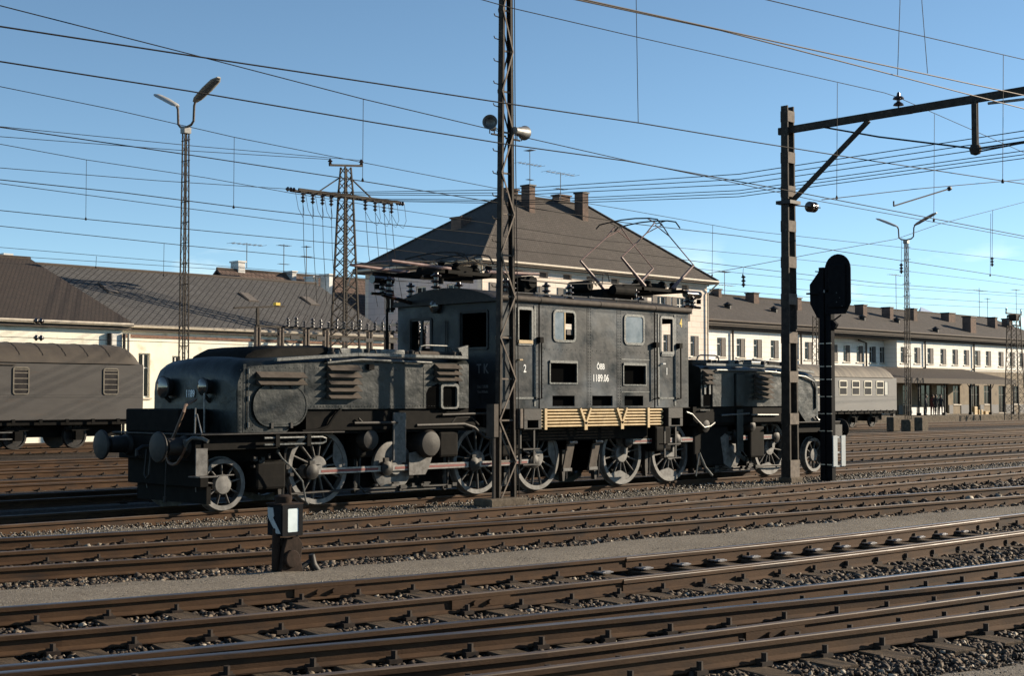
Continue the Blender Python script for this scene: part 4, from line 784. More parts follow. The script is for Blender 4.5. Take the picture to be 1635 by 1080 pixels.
def roofsec(hw, z0, z1, n=10): return [(-hw + 2 * hw * k / n, z0 + (z1 - z0) * (1 - abs(2 * k / n - 1) ** 2.4) ** .9) for k in range(n + 1)]
def vehicle(name, label, cat, x0, x1, yc, hw, zb, ze, zr, body, roofm, axles, endround=.35):
    L = (x1 - x0) / 2; t = empty(name, ((x0 + x1) / 2, yc, 0), label, cat)
    b = MB(); b.box(-L, L, -hw, hw, zb, ze); B = b.build('vehicle_body', body, t, bevel=.03)
    r = MB(); S0 = roofsec(hw + .05, ze + .003, zr); sec = lambda x, f: [(x, y * (1 if f > .9 else .6 + .4 * f), ze + .003 + (z - ze - .003) * f) for y, z in S0]
    E_ = [(0, .04), (.02, .25), (.08, .5), (.18, .71), (.34, .88), (.54, .97), (.78, 1)]
    r.loft([sec(-L - .06 + d * endround * 3, f) for d, f in E_] + [sec(L + .06 - d * endround * 3, f) for d, f in E_[::-1]]); RR = r.build('vehicle_roof', roofm, t, smooth=True)
    u = MB(); u.box(-L, L, -hw + .12, hw - .12, zb - .17, zb - .004); u.box(-L * .25, L * .2, -hw + .3, hw - .3, .35, zb - .17); u.box(-L + .5, L - .4, -.5, .5, .42, zb - .172); u.build('underframe_shade_boxes', M['black'], t)  # lower black boxes added for the shadow beneath the vehicle
    for x, r_ in axles:
        w = MB()
        for s in (-1, 1): w.lathe([(r_ + .03, -.06), (r_ + .03, -.04), (r_, -.03), (r_, .05), (r_ - .07, .055), (r_ - .08, .02), (.14, .03), (.1, .09)], (x, s * .76, r_), (0, s, 0), 28)
        w.cyl((x, -.76, r_), (x, .76, r_), .08, n=8); W_ = w.build('wheelset', M['iron'], t, smooth=True)
        a = MB()
        for s in (-1, 1): a.box(x - .14, x + .14, s * 1.0 - .12, s * 1.0 + .12, r_ - .16, r_ + .18); a.prism([(x - .7, r_ + .28), (x - .35, r_ + .2), (x, r_ + .18), (x + .35, r_ + .2), (x + .7, r_ + .28), (x + .35, r_ + .3), (x, r_ + .32), (x - .35, r_ + .3)], 'y', s * 1.0 - .05, s * 1.0 + .05); a.box(x - .22, x - .15, s * 1.0 - .03, s * 1.0 + .03, r_ - .1, zb - .1); a.box(x + .15, x + .22, s * 1.0 - .03, s * 1.0 + .03, r_ - .1, zb - .1)
        a.build('axle_box', M['black'], t, split=True)
    for e in (-1, 1):
        for s in (-1, 1):
            q = MB().lathe([(.15, 0), (.12, .05), (.11, .3), (.08, .45), (.23, .46), (.235, .49), (.1, .53)], (e * L, s * .875, 1.05), (e, 0, 0), 16); q.build('buffer', M['iron'], t, smooth=True)
    return t, B, RR
M['vanframe'] = mat('tan_window_frame', (0.09, 0.075, 0.055), (0.14, 0.12, 0.09), 9, .7)
V, VB, VR = vehicle('railway_van', 'grimy grey railway van with rounded brown roof and barred windows at the left', 'railway van', -8.0, 7.05, 29.4, 1.40, 1.05, 3.16, 3.93, M['vangrey'], M['vanroof'], [(-5.3, .47), (-2.9, .47), (2.6, .47), (5.0, .47)])
ox = -.475
for a, b in ((1.78, 2.31), (5.37, 5.92), (-2.2, -1.65)):
    a -= ox; b -= ox
    fr = MB(); frame_ring(fr, roundpoly(a - .05, b + .05, 1.99, 3.0, .1, 4), roundpoly(a, b, 2.04, 2.95, .06, 4), 'y', -1.43, -1.3995); f = fr.build('window_frame', M['vanframe'], V)
    MB().box(a - .02, b + .02, -1.412, -1.4002, 2.03, 2.96).build('window_pane', M['pane'], f)
    for z in (2.18, 2.38, 2.58, 2.78, 2.90): MB().box(a, b, -1.425, -1.413, z - .018, z + .018).build('window_bar', M['vanframe'], f)
g = MB(); g.box(-7.5, 7.5, -1.412, -1.3995, 1.90, 1.93); g.box(-7.5, 7.5, -1.408, -1.3995, 1.98, 1.99); g.build('waist_rail', M['vangrey'], V, split=True)
g = MB()
for x in np.arange(-7.2, 7.4, 1.05): g.box(x - .06, x + .06, -1.43, -1.3995, .92, 1.10)
g.build('body_bracket', M['black'], V, kind='stuff')
MB().box(7.05, 7.16, -1.36, -1.27, .92, 2.2).build('end_rod', M['black'], V); MB().box(7.53, 7.60, -.9, .9, 1.3, 2.9).build('gangway_plate', M['vanroof'], V)
mb = MB()
for x in np.arange(-7.4, 7.5, .905):
    pts = [(x, y * 1.006, z + .008) for y, z in roofsec(1.45, 3.163, 3.93, 14)]; mb.tube(pts[1:-1], .009, 5)
mb.build('roof_seam', M['vanroof'], VR, kind='stuff')
MB().box(-4.5, 2.3, -1.46, -1.40, 3.06, 3.09).build('rain_strip', M['louvre'], V)
bx = MB(); bx.box(-.9, .5, -1.3, -.8, .45, .88); bx.build('battery_box', M['louvre'], V, bevel=.04); st = MB(); st.box(1.1, 2.2, -1.45, -1.1, .38, .42); st.box(1.1, 2.2, -1.45, -1.1, .62, .66); st.build('footstep', M['steel'], V, split=True)
C_, CBY, CRF = vehicle('passenger_coach', 'light grey passenger coach with a row of pale-framed windows beyond the black signal', 'railway coach', 40.0, 64.0, 29.4, 1.42, 1.05, 3.22, 4.02, M['coach'], M['coachroof'], [(-9.7, .46), (-7.2, .46), (7.35, .46), (9.85, .46)])
for k in range(13):
    c = 61.8 - 1.5 * k - 52.0; a, b = c - .47, c + .47
    fr = MB(); frame_ring(fr, roundpoly(a, b, 2.53, 3.02, .06, 3), roundpoly(a + .075, b - .075, 2.60, 2.94, .03, 3), 'y', -1.45, -1.4195); fr.box(a + .02, a + .06, -1.435, -1.4195, 2.12, 2.53); fr.box(b - .06, b - .02, -1.435, -1.4195, 2.12, 2.53); fr.box(a + .02, b - .02, -1.44, -1.4195, 2.08, 2.12)
    f = fr.build('coach_window', M['alu'], C_); MB().box(a + .05, b - .05, -1.4275, -1.4205, 2.11, 2.97).build('window_pane', M['pane'], f)
fr = MB(); frame_ring(fr, roundpoly(10.38, 10.88, 2.06, 3.0, .08, 3), roundpoly(10.43, 10.83, 2.11, 2.95, .05, 3), 'y', -1.445, -1.4195); f = fr.build('coach_window', M['coach'], C_); MB().box(10.42, 10.84, -1.43, -1.4205, 2.1, 2.96).build('window_pane', M['porcw'], f)
g = MB()
for x in np.arange(-11.7, 11.9, .8): g.box(x - .05, x + .05, -1.44, -1.4195, .93, 1.12)
g.build('body_bracket', M['black'], C_, kind='stuff'); MB().box(-11.9, 11.9, -1.432, -1.4195, 1.98, 2.0).build('waist_rail', M['coach'], C_)
MB().box(12.0, 12.28, -.75, .75, 1.1, 3.1).build('gangway_bellows', M['black'], C_, bevel=.05)
# ------------------------------------------------------------------ buildings
M['cream'] = mat('cream_render', (0.74, 0.70, 0.57), (0.82, 0.78, 0.66), .9, 0.9, 0, .006, 12, c3=(0.5, 0.42, 0.3), s3=1.7, t3=(0.58, 0.8))
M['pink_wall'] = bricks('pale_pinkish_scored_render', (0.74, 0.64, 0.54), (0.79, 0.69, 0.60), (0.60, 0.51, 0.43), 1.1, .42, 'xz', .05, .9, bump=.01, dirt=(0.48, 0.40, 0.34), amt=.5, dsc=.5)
M['pink_side'] = bricks('shaded_pinkish_scored_side_render', (0.56, 0.48, 0.46), (0.62, 0.53, 0.50), (0.45, 0.38, 0.36), 1.1, .42, 'yz', .05, .9, bump=.01, dirt=(0.45, 0.38, 0.36), amt=.5, dsc=.5)  # darker copy of the front render, the side's shade painted into it
M['white_wall'] = bricks('white_scored_render', (0.83, 0.80, 0.73), (0.86, 0.83, 0.77), (0.66, 0.62, 0.55), 1.3, .40, 'xz', .05, .9, bump=.01, dirt=(0.58, 0.52, 0.44), amt=.55, dsc=.4)
M['slate'] = bricks('grey_diamond_slates', (0.072, 0.069, 0.067), (0.098, 0.094, 0.091), (0.024, 0.023, 0.023), .27, .27, 'xy', .11, .85, rot=R(45), offset=0, bump=.02, dirt=(0.045, 0.042, 0.04), amt=.6, dsc=.5)
M['btile'] = bricks('dark_brown_roof_tiles', (0.040, 0.029, 0.023), (0.055, 0.040, 0.031), (0.018, 0.013, 0.011), .2, .17, 'xy', .13, .88, bump=.03, dirt=(0.03, 0.024, 0.02), amt=.6, dsc=.7)
M['rtile'] = bricks('red_brown_roof_tiles', (0.10, 0.066, 0.052), (0.13, 0.088, 0.07), (0.05, 0.034, 0.028), .34, .3, 'xy', .13, .88, bump=.03, dirt=(0.07, 0.05, 0.04), amt=.5, dsc=.7)
M['gtile'] = bricks('grey_brown_roof_tiles', (0.070, 0.059, 0.051), (0.098, 0.083, 0.072), (0.042, 0.035, 0.03), .2, .17, 'xy', .12, .9, bump=.03, dirt=(0.048, 0.041, 0.035), amt=.75, dsc=.35)
M['gtiley'] = bricks('grey_brown_side_tiles', (0.070, 0.059, 0.051), (0.098, 0.083, 0.072), (0.042, 0.035, 0.03), .2, .17, 'yx', .12, .9, bump=.03, dirt=(0.048, 0.041, 0.035), amt=.75, dsc=.35)
M['brick'] = bricks('sooty_brick', (0.13, 0.085, 0.065), (0.19, 0.125, 0.095), (0.10, 0.085, 0.075), .25, .085, 'xz', .12, .9, dirt=(0.05, 0.04, 0.036), amt=.8, dsc=1.2)
M['zinc'] = mat('zinc_sheet', (0.40, 0.40, 0.39), (0.55, 0.54, 0.52), 2, 0.55, 0.2)
M['gutter'] = mat('pale_gutter', (0.42, 0.36, 0.28), (0.55, 0.48, 0.38), 5, 0.6)
M['frame'] = mat('white_window_paint', (0.62, 0.60, 0.55), rough=0.6)
M['shutter'] = mat('brown_grey_shutters', (0.085, 0.072, 0.062), (0.13, 0.112, 0.098), 8, 0.8)
M['eave'] = mat('dark_eave_boards', (0.05, 0.038, 0.03), (0.085, 0.066, 0.052), 4, 0.85, stretch=(1, 1, 6))
def window(parent, a, b, z0, z1, y, mull=True, shut=None, frame_m='frame', depth=.16):
    f = MB(); yb = y + depth
    for q in ((a, a + .07), (b - .07, b)): f.box(q[0], q[1], yb - .06, yb, z0, z1)
    f.box(a + .07, b - .07, yb - .06, yb, z1 - .07, z1); f.box(a + .07, b - .07, yb - .06, yb, z0, z0 + .07)
    if mull: f.box((a + b) / 2 - .035, (a + b) / 2 + .035, yb - .06, yb, z0 + .07, z1 - .07); f.box(a + .07, (a + b) / 2 - .035, yb - .05, yb - .01, z0 + (z1 - z0) * .66, z0 + (z1 - z0) * .66 + .05); f.box((a + b) / 2 + .035, b - .07, yb - .05, yb - .01, z0 + (z1 - z0) * .66, z0 + (z1 - z0) * .66 + .05)
    F = f.build('window', M[frame_m], parent); MB().box(a + .02, b - .02, yb - .03, yb - .022, z0 + .02, z1 - .02).build('window_pane', M['glass'], F)
    MB().box(a - .08, b + .08, y - .08, y + .02, z0 - .09, z0 - .003).build('window_sill', M['gutter'], F)
    if shut == 'half': MB().box(a + (b - a) * .55, b - .02, y + .03, y + .06, z0 + .03, z1 - .03).build('roller_blind', M['shutter'], F)
    if shut == 'open':
        for q in ((a - (b - a) * .55, a - .03), (b + .03, b + (b - a) * .55)): MB().box(q[0], q[1], y - .05, y - .004, z0 - .02, z1 + .02).build('window_shutter', M['shutter'], F)
    return F
def wx(px, py, Y): return at(px, py, Y=Y).x
def gable(name, label, x0, x1, yf, ze, yr, zr, wall_m, roof_m, holes=(), over=.55, back=None, rx0=None, rx1=None):
    """long building: front wall on y = yf, eaves at ze, ridge at (yr, zr); roof is a real slab with two slopes"""
    yb = 2 * yr - yf if back is None else back; t = empty(name, ((x0 + x1) / 2, yf, 0), label, 'building'); cx, cy = (x0 + x1) / 2, yf
    H = [(a - cx, b - cx, c, d) for a, b, c, d in holes]
    w = MB(); w.wall('y', 0, .3, x0 - cx, x1 - cx, -.3, ze, H); w.box(x0 - cx, x1 - cx, yb - cy - .3, yb - cy, -.3, ze)
    for q in (x0 - cx, x1 - cx - .3): w.prism([(.3, -.3), (yb - cy - .3, -.3), (yb - cy - .3, ze), (yr - cy, zr - .25), (.3, ze)], 'x', q, q + .3)
    WL = w.build('wall', wall_m, t)
    k = (zr - ze) / (yr - yf); yo = -over; zo = ze - over * k; hx0, hx1 = (rx0 if rx0 is not None else x0 - .3) - cx, (rx1 if rx1 is not None else x1 + .3) - cx
    r = MB().prism([(yo, zo + .02), (yo, zo + .16), (yr - cy, zr + .1), (2 * (yr - cy) - yo, zo + .16), (2 * (yr - cy) - yo, zo + .02), (yr - cy, zr - .05)], 'x', hx0, hx1); RF = r.build('roof', roof_m, t)
    g = MB(); g.tube([(hx0, yo - .06, zo + .06), (hx1, yo - .06, zo + .06)], .08, 8); g.build('gutter', M['gutter'], RF, smooth=True)
    e = MB(); e.box(hx0 + .05, hx1 - .05, yo + .03, -.005, zo - .16, zo - .02 + .0); e.build('eave_board', M['eave'], RF)
    ri = MB(); ri.tube([(hx0, yr - cy, zr + .12), (hx1, yr - cy, zr + .12)], .09, 6); ri.build('ridge_tiles', M['eave'], RF)
    return t, WL, RF, (Vector((cx, yf, ze)), Vector((0, -k, 1)).normalized())
def hit(px, py, plane):
    d = at(px, py, Y=100.0) - CAM; p0, n = plane; return CAM + d * ((p0 - CAM).dot(n) / d.dot(n))
def chimney(px0, px1, ptop, pbase, plane, parent, org, m='brick', cap=True, dy=.6, label=None, name='chimney'):
    c = hit((px0 + px1) / 2, pbase, plane); top = at((px0 + px1) / 2, ptop, Y=c.y).z; s = (at(px1, ptop, Y=c.y) - at(px0, ptop, Y=c.y)).x; w = max(.35, s * .45); c = c - Vector(org)
    b = MB(); b.box(c.x - w / 2, c.x + w / 2, c.y, c.y + dy, c.z - .8, top); o = b.build(name, M[m], parent, label=label)
    if cap: MB().box(c.x - w / 2 - .07, c.x + w / 2 + .07, c.y - .07, c.y + dy + .07, top, top + .1).build('chimney_cap', M['iron'] if m == 'brick' else M['zinc'], o)
    return c + Vector((0, dy / 2, 0)), top
# goods office with the brown roof, far left
re_ = at(35, 414, X=12.0)
GO, GOW, GOR, gopl = gable('goods_office', 'low cream building with a dark brown tiled roof behind the grey van', -16, 11.7, 37.5, 5.25, 47.0, at(35, 414, Y=47).z - .05, M['cream'], M['btile'], rx1=12.05, over=.3)
o_ = GO.location
mb = MB(); mb.box(wx(175, 560, 37.5) - o_.x, wx(194, 560, 37.5) - o_.x, -.03, -.003, 2.9, 4.85); mb.build('blank_panel', M['frame'], GOW)
for px in (173, 196, 203): q = wx(px, 560, 37.5) - o_.x; MB().tube([(q, -.12, 4.8), (q, -.12, 0)], .07 if px != 173 else .11, 8).build('downpipe', M['iron'] if px != 203 else M['gutter'], GOW, smooth=True)
chimney(0, 25, 408, 412, gopl, GO, o_, 'zinc', dy=.5)
# slate-roofed warehouse
whz = 5.49; k_ = (8.7 - 5.3) / 6.71
WX0, WX1 = 12.06, 31.2
wins = [(wx(221, 575, 42) + .0, wx(240, 575, 42), 1.9, 4.1), (wx(275, 575, 42), wx(288, 575, 42), 2.6, 4.0), (wx(327, 575, 42), wx(345, 575, 42), 2.6, 4.0), (wx(440, 575, 42), wx(458, 575, 42), 2.6, 4.0), (wx(520, 575, 42), wx(538, 575, 42), 2.6, 4.0)]
WH, WHW, WHR, whpl = gable('warehouse', 'long cream warehouse under a grey diamond-slate roof, left of the tall house', WX0, WX1, 42.0, whz, 48.71, 8.72, M['cream'], M['slate'], wins, over=.3, rx0=12.1, rx1=31.47)
o_ = WH.location
for i, (a, b, c, d) in enumerate(wins): window(WHW, a - o_.x, b - o_.x, c, d, 0, shut=None)
MB().box(WX0 - o_.x, WX1 - o_.x, -.05, -.003, 4.86, 5.0).build('brick_cornice', M['orange'], WHW)
for a, b, c, d in ((166, 182, 458, 472), (389, 404, 472, 486), (487, 502, 478, 492)):
    p = hit((a + b) / 2, (c + d) / 2, whpl) - o_; mb = MB(); mb.prism([(p.y - .55, p.z - .35), (p.y - .55, p.z - .1), (p.y + .5, p.z + .44), (p.y + .5, p.z + .1)], 'x', p.x - .35, p.x + .35); s_ = mb.build('skylight', M['louvre'], WHR); MB().prism([(p.y - .5, p.z - .07), (p.y - .5, p.z - .05), (p.y + .42, p.z + .43), (p.y + .42, p.z + .40)], 'x', p.x - .27, p.x + .27).build('skylight_glass', M['shutter'], s_)
for a, b, c, d in ((496, 513, 444, 459), (521, 538, 440, 470)): chimney(a, b, c, d, (Vector((0, 50, 8.4)), Vector((0, -.5, 1)).normalized()), WH, o_, 'zinc', dy=.9)
# brown house behind it
rb = at(470, 440, Y=60)
BH, BHW, BHR, bhpl = gable('brown_roofed_house', 'building whose red-brown tiled roof shows above the warehouse ridge', at(352, 440, Y=60).x, 47.0, 54.5, 6.2, 60, at(470, 441, Y=60).z, M['cream'], M['rtile'])
o_ = BH.location
for a, b, c, d in ((374, 398, 419, 438), (463, 477, 435, 452)): chimney(a, b, c, d, bhpl, BH, o_, 'zinc', dy=.9)
# tall hipped house
HY, HX0, HX1, HYB, HZE = 44.0, 40.9, 64.6, 55.4, 10.45
attic = [wx(p, 430, HY) for p in (828, 868, 906, 943, 982, 1021, 1059, 1094)]
upper = [wx(p, 470, HY) for p in (800, 852, 907, 946, 985, 1018, 1056, 1087)]
low = [wx(p, 550, HY) for p in (860, 905, 948, 988, 1024, 1066, 1109)]
zu0, zu1 = 7.6, 9.25; zl0, zl1 = 4.95, 6.5
holes = [(x - .42, x + .42, 10.0 - .15, 10.0 + .2) for x in attic] + [(x - .5, x + .5, zu0, zu1) for x in upper] + [(x - .5, x + .5, zl0, zl1) for x in low]
HO = empty('tall_house', ((HX0 + HX1) / 2, HY, 0), 'tall pale house with a steep grey-brown hipped roof and shuttered windows behind the locomotive', 'house'); o_ = HO.location
w = MB(); w.wall('y', 0, .35, HX0 - o_.x, HX1 - o_.x, -.3, HZE, [(a - o_.x, b - o_.x, c, d) for a, b, c, d in holes]); w.box(HX0 - o_.x, HX1 - o_.x, HYB - HY - .35, HYB - HY, -.3, HZE); HW = w.build('wall', M['pink_wall'], HO)
side = [(2.2, 3.2, zu0, zu1), (5.2, 6.2, zu0, zu1), (8.4, 9.4, zu0, zu1), (2.2, 3.2, zl0, zl1), (5.2, 6.2, zl0, zl1), (8.4, 9.4, zl0, zl1)]
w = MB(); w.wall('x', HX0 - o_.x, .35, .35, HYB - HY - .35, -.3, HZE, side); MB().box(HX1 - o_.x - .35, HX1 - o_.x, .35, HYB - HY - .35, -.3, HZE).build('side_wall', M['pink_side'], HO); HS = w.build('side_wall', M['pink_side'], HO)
for y0, y1, z0, z1 in side: f = MB(); f.box(HX0 - o_.x + .12, HX0 - o_.x + .16, y0, y1, z0, z1); F = f.build('window', M['frame'], HS); MB().box(HX0 - o_.x + .10, HX0 - o_.x + .118, y0 + .08, (y0 + y1) / 2 - .04, z0 + .08, z1 - .08).box(HX0 - o_.x + .10, HX0 - o_.x + .118, (y0 + y1) / 2 + .04, y1 - .08, z0 + .08, z1 - .08).build('window_pane', M['glass'], F)
MB().box(HX0 - o_.x - .06, HX0 - o_.x - .003, 0, HYB - HY, 6.75, 6.9).build('string_course', M['gutter'], HS)
for x in attic: MB().box(x - o_.x - .42, x - o_.x + .42, .18, .2, 9.85, 10.2).build('attic_vent', M['shutter'], HW)
for x in upper: window(HW, x - o_.x - .5, x - o_.x + .5, zu0, zu1, 0, shut='open')
for x in low: window(HW, x - o_.x - .5, x - o_.x + .5, zl0, zl1, 0, shut='half')
ov = .6; ex0, ex1, ey0, ey1 = HX0 - ov - o_.x, HX1 + ov - o_.x, -ov, HYB - HY + ov; ez = 10.62; rx0, rx1, ry, rz = 49.0 - o_.x, 57.3 - o_.x, (HYB - HY) / 2, 16.2
A, B_, C2, D2, P1, P2 = (ex0, ey0, ez), (ex1, ey0, ez), (ex1, ey1, ez), (ex0, ey1, ez), (rx0, ry, rz), (rx1, ry, rz)
low_ = [(x, y, ez - .22) for x, y, _ in (A, B_, C2, D2)]
r = MB(); r.k = 0; r.add([A, B_, P2, P1], [(0, 1, 2, 3)]); r.add([C2, D2, P1, P2], [(0, 1, 2, 3)]); r.k = 1; r.add([D2, A, P1], [(0, 1, 2)]); r.add([B_, C2, P2], [(0, 1, 2)]); r.k = 2
for a, b in ((0, 1), (1, 2), (2, 3), (3, 0)): q = [A, B_, C2, D2]; r.add([q[a], q[b], low_[b], low_[a]], [(0, 1, 2, 3)])
r.add(low_, [(3, 2, 1, 0)])
me_o = r.build('roof', [M['gtile'], M['gtiley'], M['eave']], HO)
g = MB()
for a, b in ((A, B_), (D2, A), (B_, C2)): g.tube([Vector(a) - Vector((0, .05, .03)), Vector(b) - Vector((0, .05, .03))], .085, 8)
g.tube([(ex0, ey0 - .0, ez - .1), (HX0 - o_.x - .05, -.1, 9.9), (HX0 - o_.x - .05, -.1, 0)], .06, 8); g.tube([(ex1 + .02, ey0, ez - .1), (HX1 - o_.x + .15, -.15, 9.9), (HX1 - o_.x - .1, -.12, 9.7), (HX1 - o_.x - .1, -.12, 0)], .06, 8); g.tube([(ex0, ey1, ez - .1), (ex0 - .3, ey1 + .2, ez - 1.0), (ex0 + .3, ey1, ez - 1.2)], .06, 8)
g.build('gutter', M['gutter'], me_o, smooth=True)
MB().box(HX0 - o_.x - .05, HX1 - o_.x + .05, -.16, -.003, 10.26, 10.46).build('cornice', M['frame'], HW)
hp = MB()
for a, b in ((A, P1), (B_, P2), (P1, P2), (D2, P1)): hp.tube([Vector(a) + Vector((0, 0, .03)), Vector(b) + Vector((0, 0, .03))], .1, 6)
hp.build('ridge_tiles', M['gtile'], me_o)
fp = (Vector((o_.x, HY - ov, ez)), Vector((0, -(rz - ez) / (ry + ov), 1)).normalized()); lp = (Vector((HX0 - ov, HY, ez)), Vector((-(rz - ez) / (rx0 - ex0), 0, 1)).normalized())
ch = [chimney(840, 860, 297, 340, fp, HO, o_, dy=.8), chimney(925, 945, 309, 353, fp, HO, o_, dy=.8)]
c = hit(728, 366, lp) - o_; tp = at(728, 349, X=c.x + o_.x).z; MB().box(c.x, c.x + .9, c.y - .5, c.y + .5, c.z - .8, tp).box(c.x - .08, c.x + .98, c.y - .58, c.y + .58, tp, tp + .12).build('chimney', M['brick'], HO, label='lone brick chimney on the shaded side of the roof')
for px, pt in ((813, 304), (897, 314)): c = at(px, pt, Y=HY + ry + .8) - o_; MB().box(c.x - .6, c.x + .6, ry + .5, ry + 1.2, rz - 1.5, c.z).box(c.x - .7, c.x + .7, ry + .4, ry + 1.3, c.z, c.z + .1).build('chimney', M['brick'], HO)
# station range to the right
SY, SX0, SX1, SZE = 46.0, 64.75, 128.0, 7.9
up_l = [1152, 1183, 1210, 1237, 1268, 1291, 1312]; up_m = [1332, 1352, 1373, 1393.5, 1410]; up_r = [1443, 1464.5, 1485.5, 1506, 1525, 1543, 1561, 1578, 1598, 1616, 1632]
RX0, RX1, RD_ = wx(1325, 560, SY), wx(1432, 560, SY), 1.3
XL = [wx(p, 557, SY) for p in up_l]; XM = [wx(p, 557, SY + RD_) for p in up_m]; XR = [wx(p, 557, SY) for p in up_r]
ST = empty('station_building', ((SX0 + SX1) / 2, SY, 0), 'long white two-storey station building with many brick chimneys beyond the coach', 'building'); o_ = ST.location
hw_ = .58; z0_, z1_ = 5.12, 6.62
def swall(x0, x1, y, xs, ground=(), zb=-.3, zt=None):
    return MB().wall('y', y, .35, x0 - o_.x, x1 - o_.x, zb, zt or SZE, [(x - hw_ - o_.x, x + hw_ - o_.x, z0_, z1_) for x in xs] + [(a - o_.x, b - o_.x, c, d) for a, b, c, d in ground])
gnd = [(RX1 + 1.0 + k * 3.2, RX1 + (3.2 if k in (1, 2, 4) else 2.4) + k * 3.2, .42 if k in (1, 2, 4, 6) else 1.3, 3.15) for k in range(9)]
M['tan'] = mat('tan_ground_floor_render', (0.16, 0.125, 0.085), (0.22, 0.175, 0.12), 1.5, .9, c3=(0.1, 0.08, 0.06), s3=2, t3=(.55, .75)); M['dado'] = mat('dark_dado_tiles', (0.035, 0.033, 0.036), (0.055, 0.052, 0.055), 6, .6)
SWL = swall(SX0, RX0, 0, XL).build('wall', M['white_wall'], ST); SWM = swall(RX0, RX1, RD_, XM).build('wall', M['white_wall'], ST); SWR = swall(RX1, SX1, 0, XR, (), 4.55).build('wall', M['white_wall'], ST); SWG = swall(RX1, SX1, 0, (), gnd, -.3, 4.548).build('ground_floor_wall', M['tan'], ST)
MB().box(RX1 - o_.x, RX1 - o_.x + .35, .36, RD_, -.3, SZE).box(RX0 - o_.x - .35, RX0 - o_.x, .36, RD_, -.3, SZE).box(SX0 - o_.x, SX0 - o_.x + .3, .36, 14, -.3, SZE).box(SX1 - o_.x - .3, SX1 - o_.x, .36, 14, -.3, SZE).box(SX0 - o_.x, SX1 - o_.x, 14, 14.3, -.3, SZE).build('return_wall', M['white_wall'], ST)
for WW, xs, y in ((SWL, XL, 0), (SWM, XM, RD_), (SWR, XR, 0)):
    for x in xs: window(WW, x - hw_ - o_.x, x + hw_ - o_.x, z0_, z1_, y, shut='half')
for a, b, c, d in gnd: window(SWG, a - o_.x, b - o_.x, c, d, 0, frame_m='shutter')
for a, b in zip([RX1] + [g[1] for g in gnd], [g[0] for g in gnd] + [SX1]): MB().box(a - o_.x + .12, b - o_.x - .12, -.05, -.003, .385, 1.25).build('dado_panel', M['dado'], SWG)
for z0, z1, m in ((4.66, 4.80, 'gutter'), (.75, 1.4, 'shutter')): MB().box(RX1 - o_.x, SX1 - o_.x, -.06, -.003, z0, z1).build('string_course', M['gutter'], SWR) if m == 'gutter' else None
for px in (1168, 1277, 1475, 1553):
    q = wx(px, 560, SY) - o_.x; d = MB(); d.tube([(q, -.14, SZE - .4), (q, -.14, 0)], .08, 8); d.tube([(q - .5, -.55, SZE - .1), (q, -.14, SZE - .5), (q + .5, -.55, SZE - .1)], .06, 6); d.build('downpipe', M['louvre'], SWL if px < 1400 else SWR, smooth=True)
q = wx(1381, 560, SY + RD_) - o_.x; d = MB(); d.tube([(q - 1.6, RD_ - .3, SZE - .8), (q, RD_ - .14, SZE - 1.0), (q, RD_ - .14, 0)], .08, 8); d.build('downpipe', M['louvre'], SWM, smooth=True)
yr_ = 6.4; zr_ = at(1245, 480, Y=SY + yr_).z; hipx = wx(1567, 513, SY + yr_) - o_.x
a0, a1, y0, y1, ze_ = SX0 - o_.x, SX1 - o_.x + .5, -.75, 2 * yr_ + .75, SZE + .02
r = MB(); A, B_, C2, D2, P1, P2 = (a0, y0, ze_), (a1, y0, ze_), (a1, y1, ze_), (a0, y1, ze_), (a0, yr_, zr_), (a1, yr_, zr_)
r.add([A, B_, P2, P1], [(0, 1, 2, 3)]); r.add([D2, P1, P2, C2], [(0, 1, 2, 3)]); r.add([A, P1, D2], [(0, 1, 2)]); r.add([B_, C2, P2], [(0, 1, 2)])
low_ = [(x, y, ze_ - .3) for x, y, _ in (A, B_, C2, D2)]
r.k = 1
for a, b in ((0, 1), (1, 2), (2, 3), (3, 0)): q = [A, B_, C2, D2]; r.add([q[a], q[b], low_[b], low_[a]], [(0, 1, 2, 3)])
r.add(low_, [(3, 2, 1, 0)])
SRF = r.build('roof', [M['gtile'], M['eave']], ST)
for k in range(3): MB().box(a0 + .1, a1 - .1, y0 + .08 + k * .2, -.02 if k == 2 else y0 + .28 + k * .2, ze_ - .30 - .13 * (k + 1), ze_ - .304 - .13 * k).build('eave_moulding', M['eave'], SRF)
g = MB().tube([(a0, y0 - .07, ze_ - .02), (a1, y0 - .07, ze_ - .02)], .09, 8); g.build('gutter', M['eave'], SRF, smooth=True)
MB().tube([(a0, yr_, zr_ + .05), (a1, yr_, zr_ + .05)], .1, 6).build('ridge_tiles', M['gtile'], SRF)
spl = (Vector((o_.x, SY + y0, ze_)), Vector((0, -(zr_ - ze_) / (yr_ - y0), 1)).normalized())
for a, b, c, d in ((1145, 1155, 463, 475), (1199, 1217, 469, 485), (1270, 1284, 477, 496), (1375, 1388, 488, 506), (1418, 1430, 492, 510), (1456, 1468, 494, 513), (1509, 1532, 501, 515), (1545, 1564, 507, 532), (1587, 1595, 508, 525), (1609, 1620, 510, 525)):
    chimney(a, b, c, d, spl, ST, o_, dy=.9)
for px, py in ((1162, 492), (1236, 498), (1377, 511), (1432, 515), (1494, 530)): p = hit(px, py, spl) - o_; mb = MB(); mb.lathe([(.28, -.1), (.28, .22), (.42, .26), (.05, .5)], p, (0, 0, 1), 12); mb.build('roof_cowl', M['iron'], SRF)
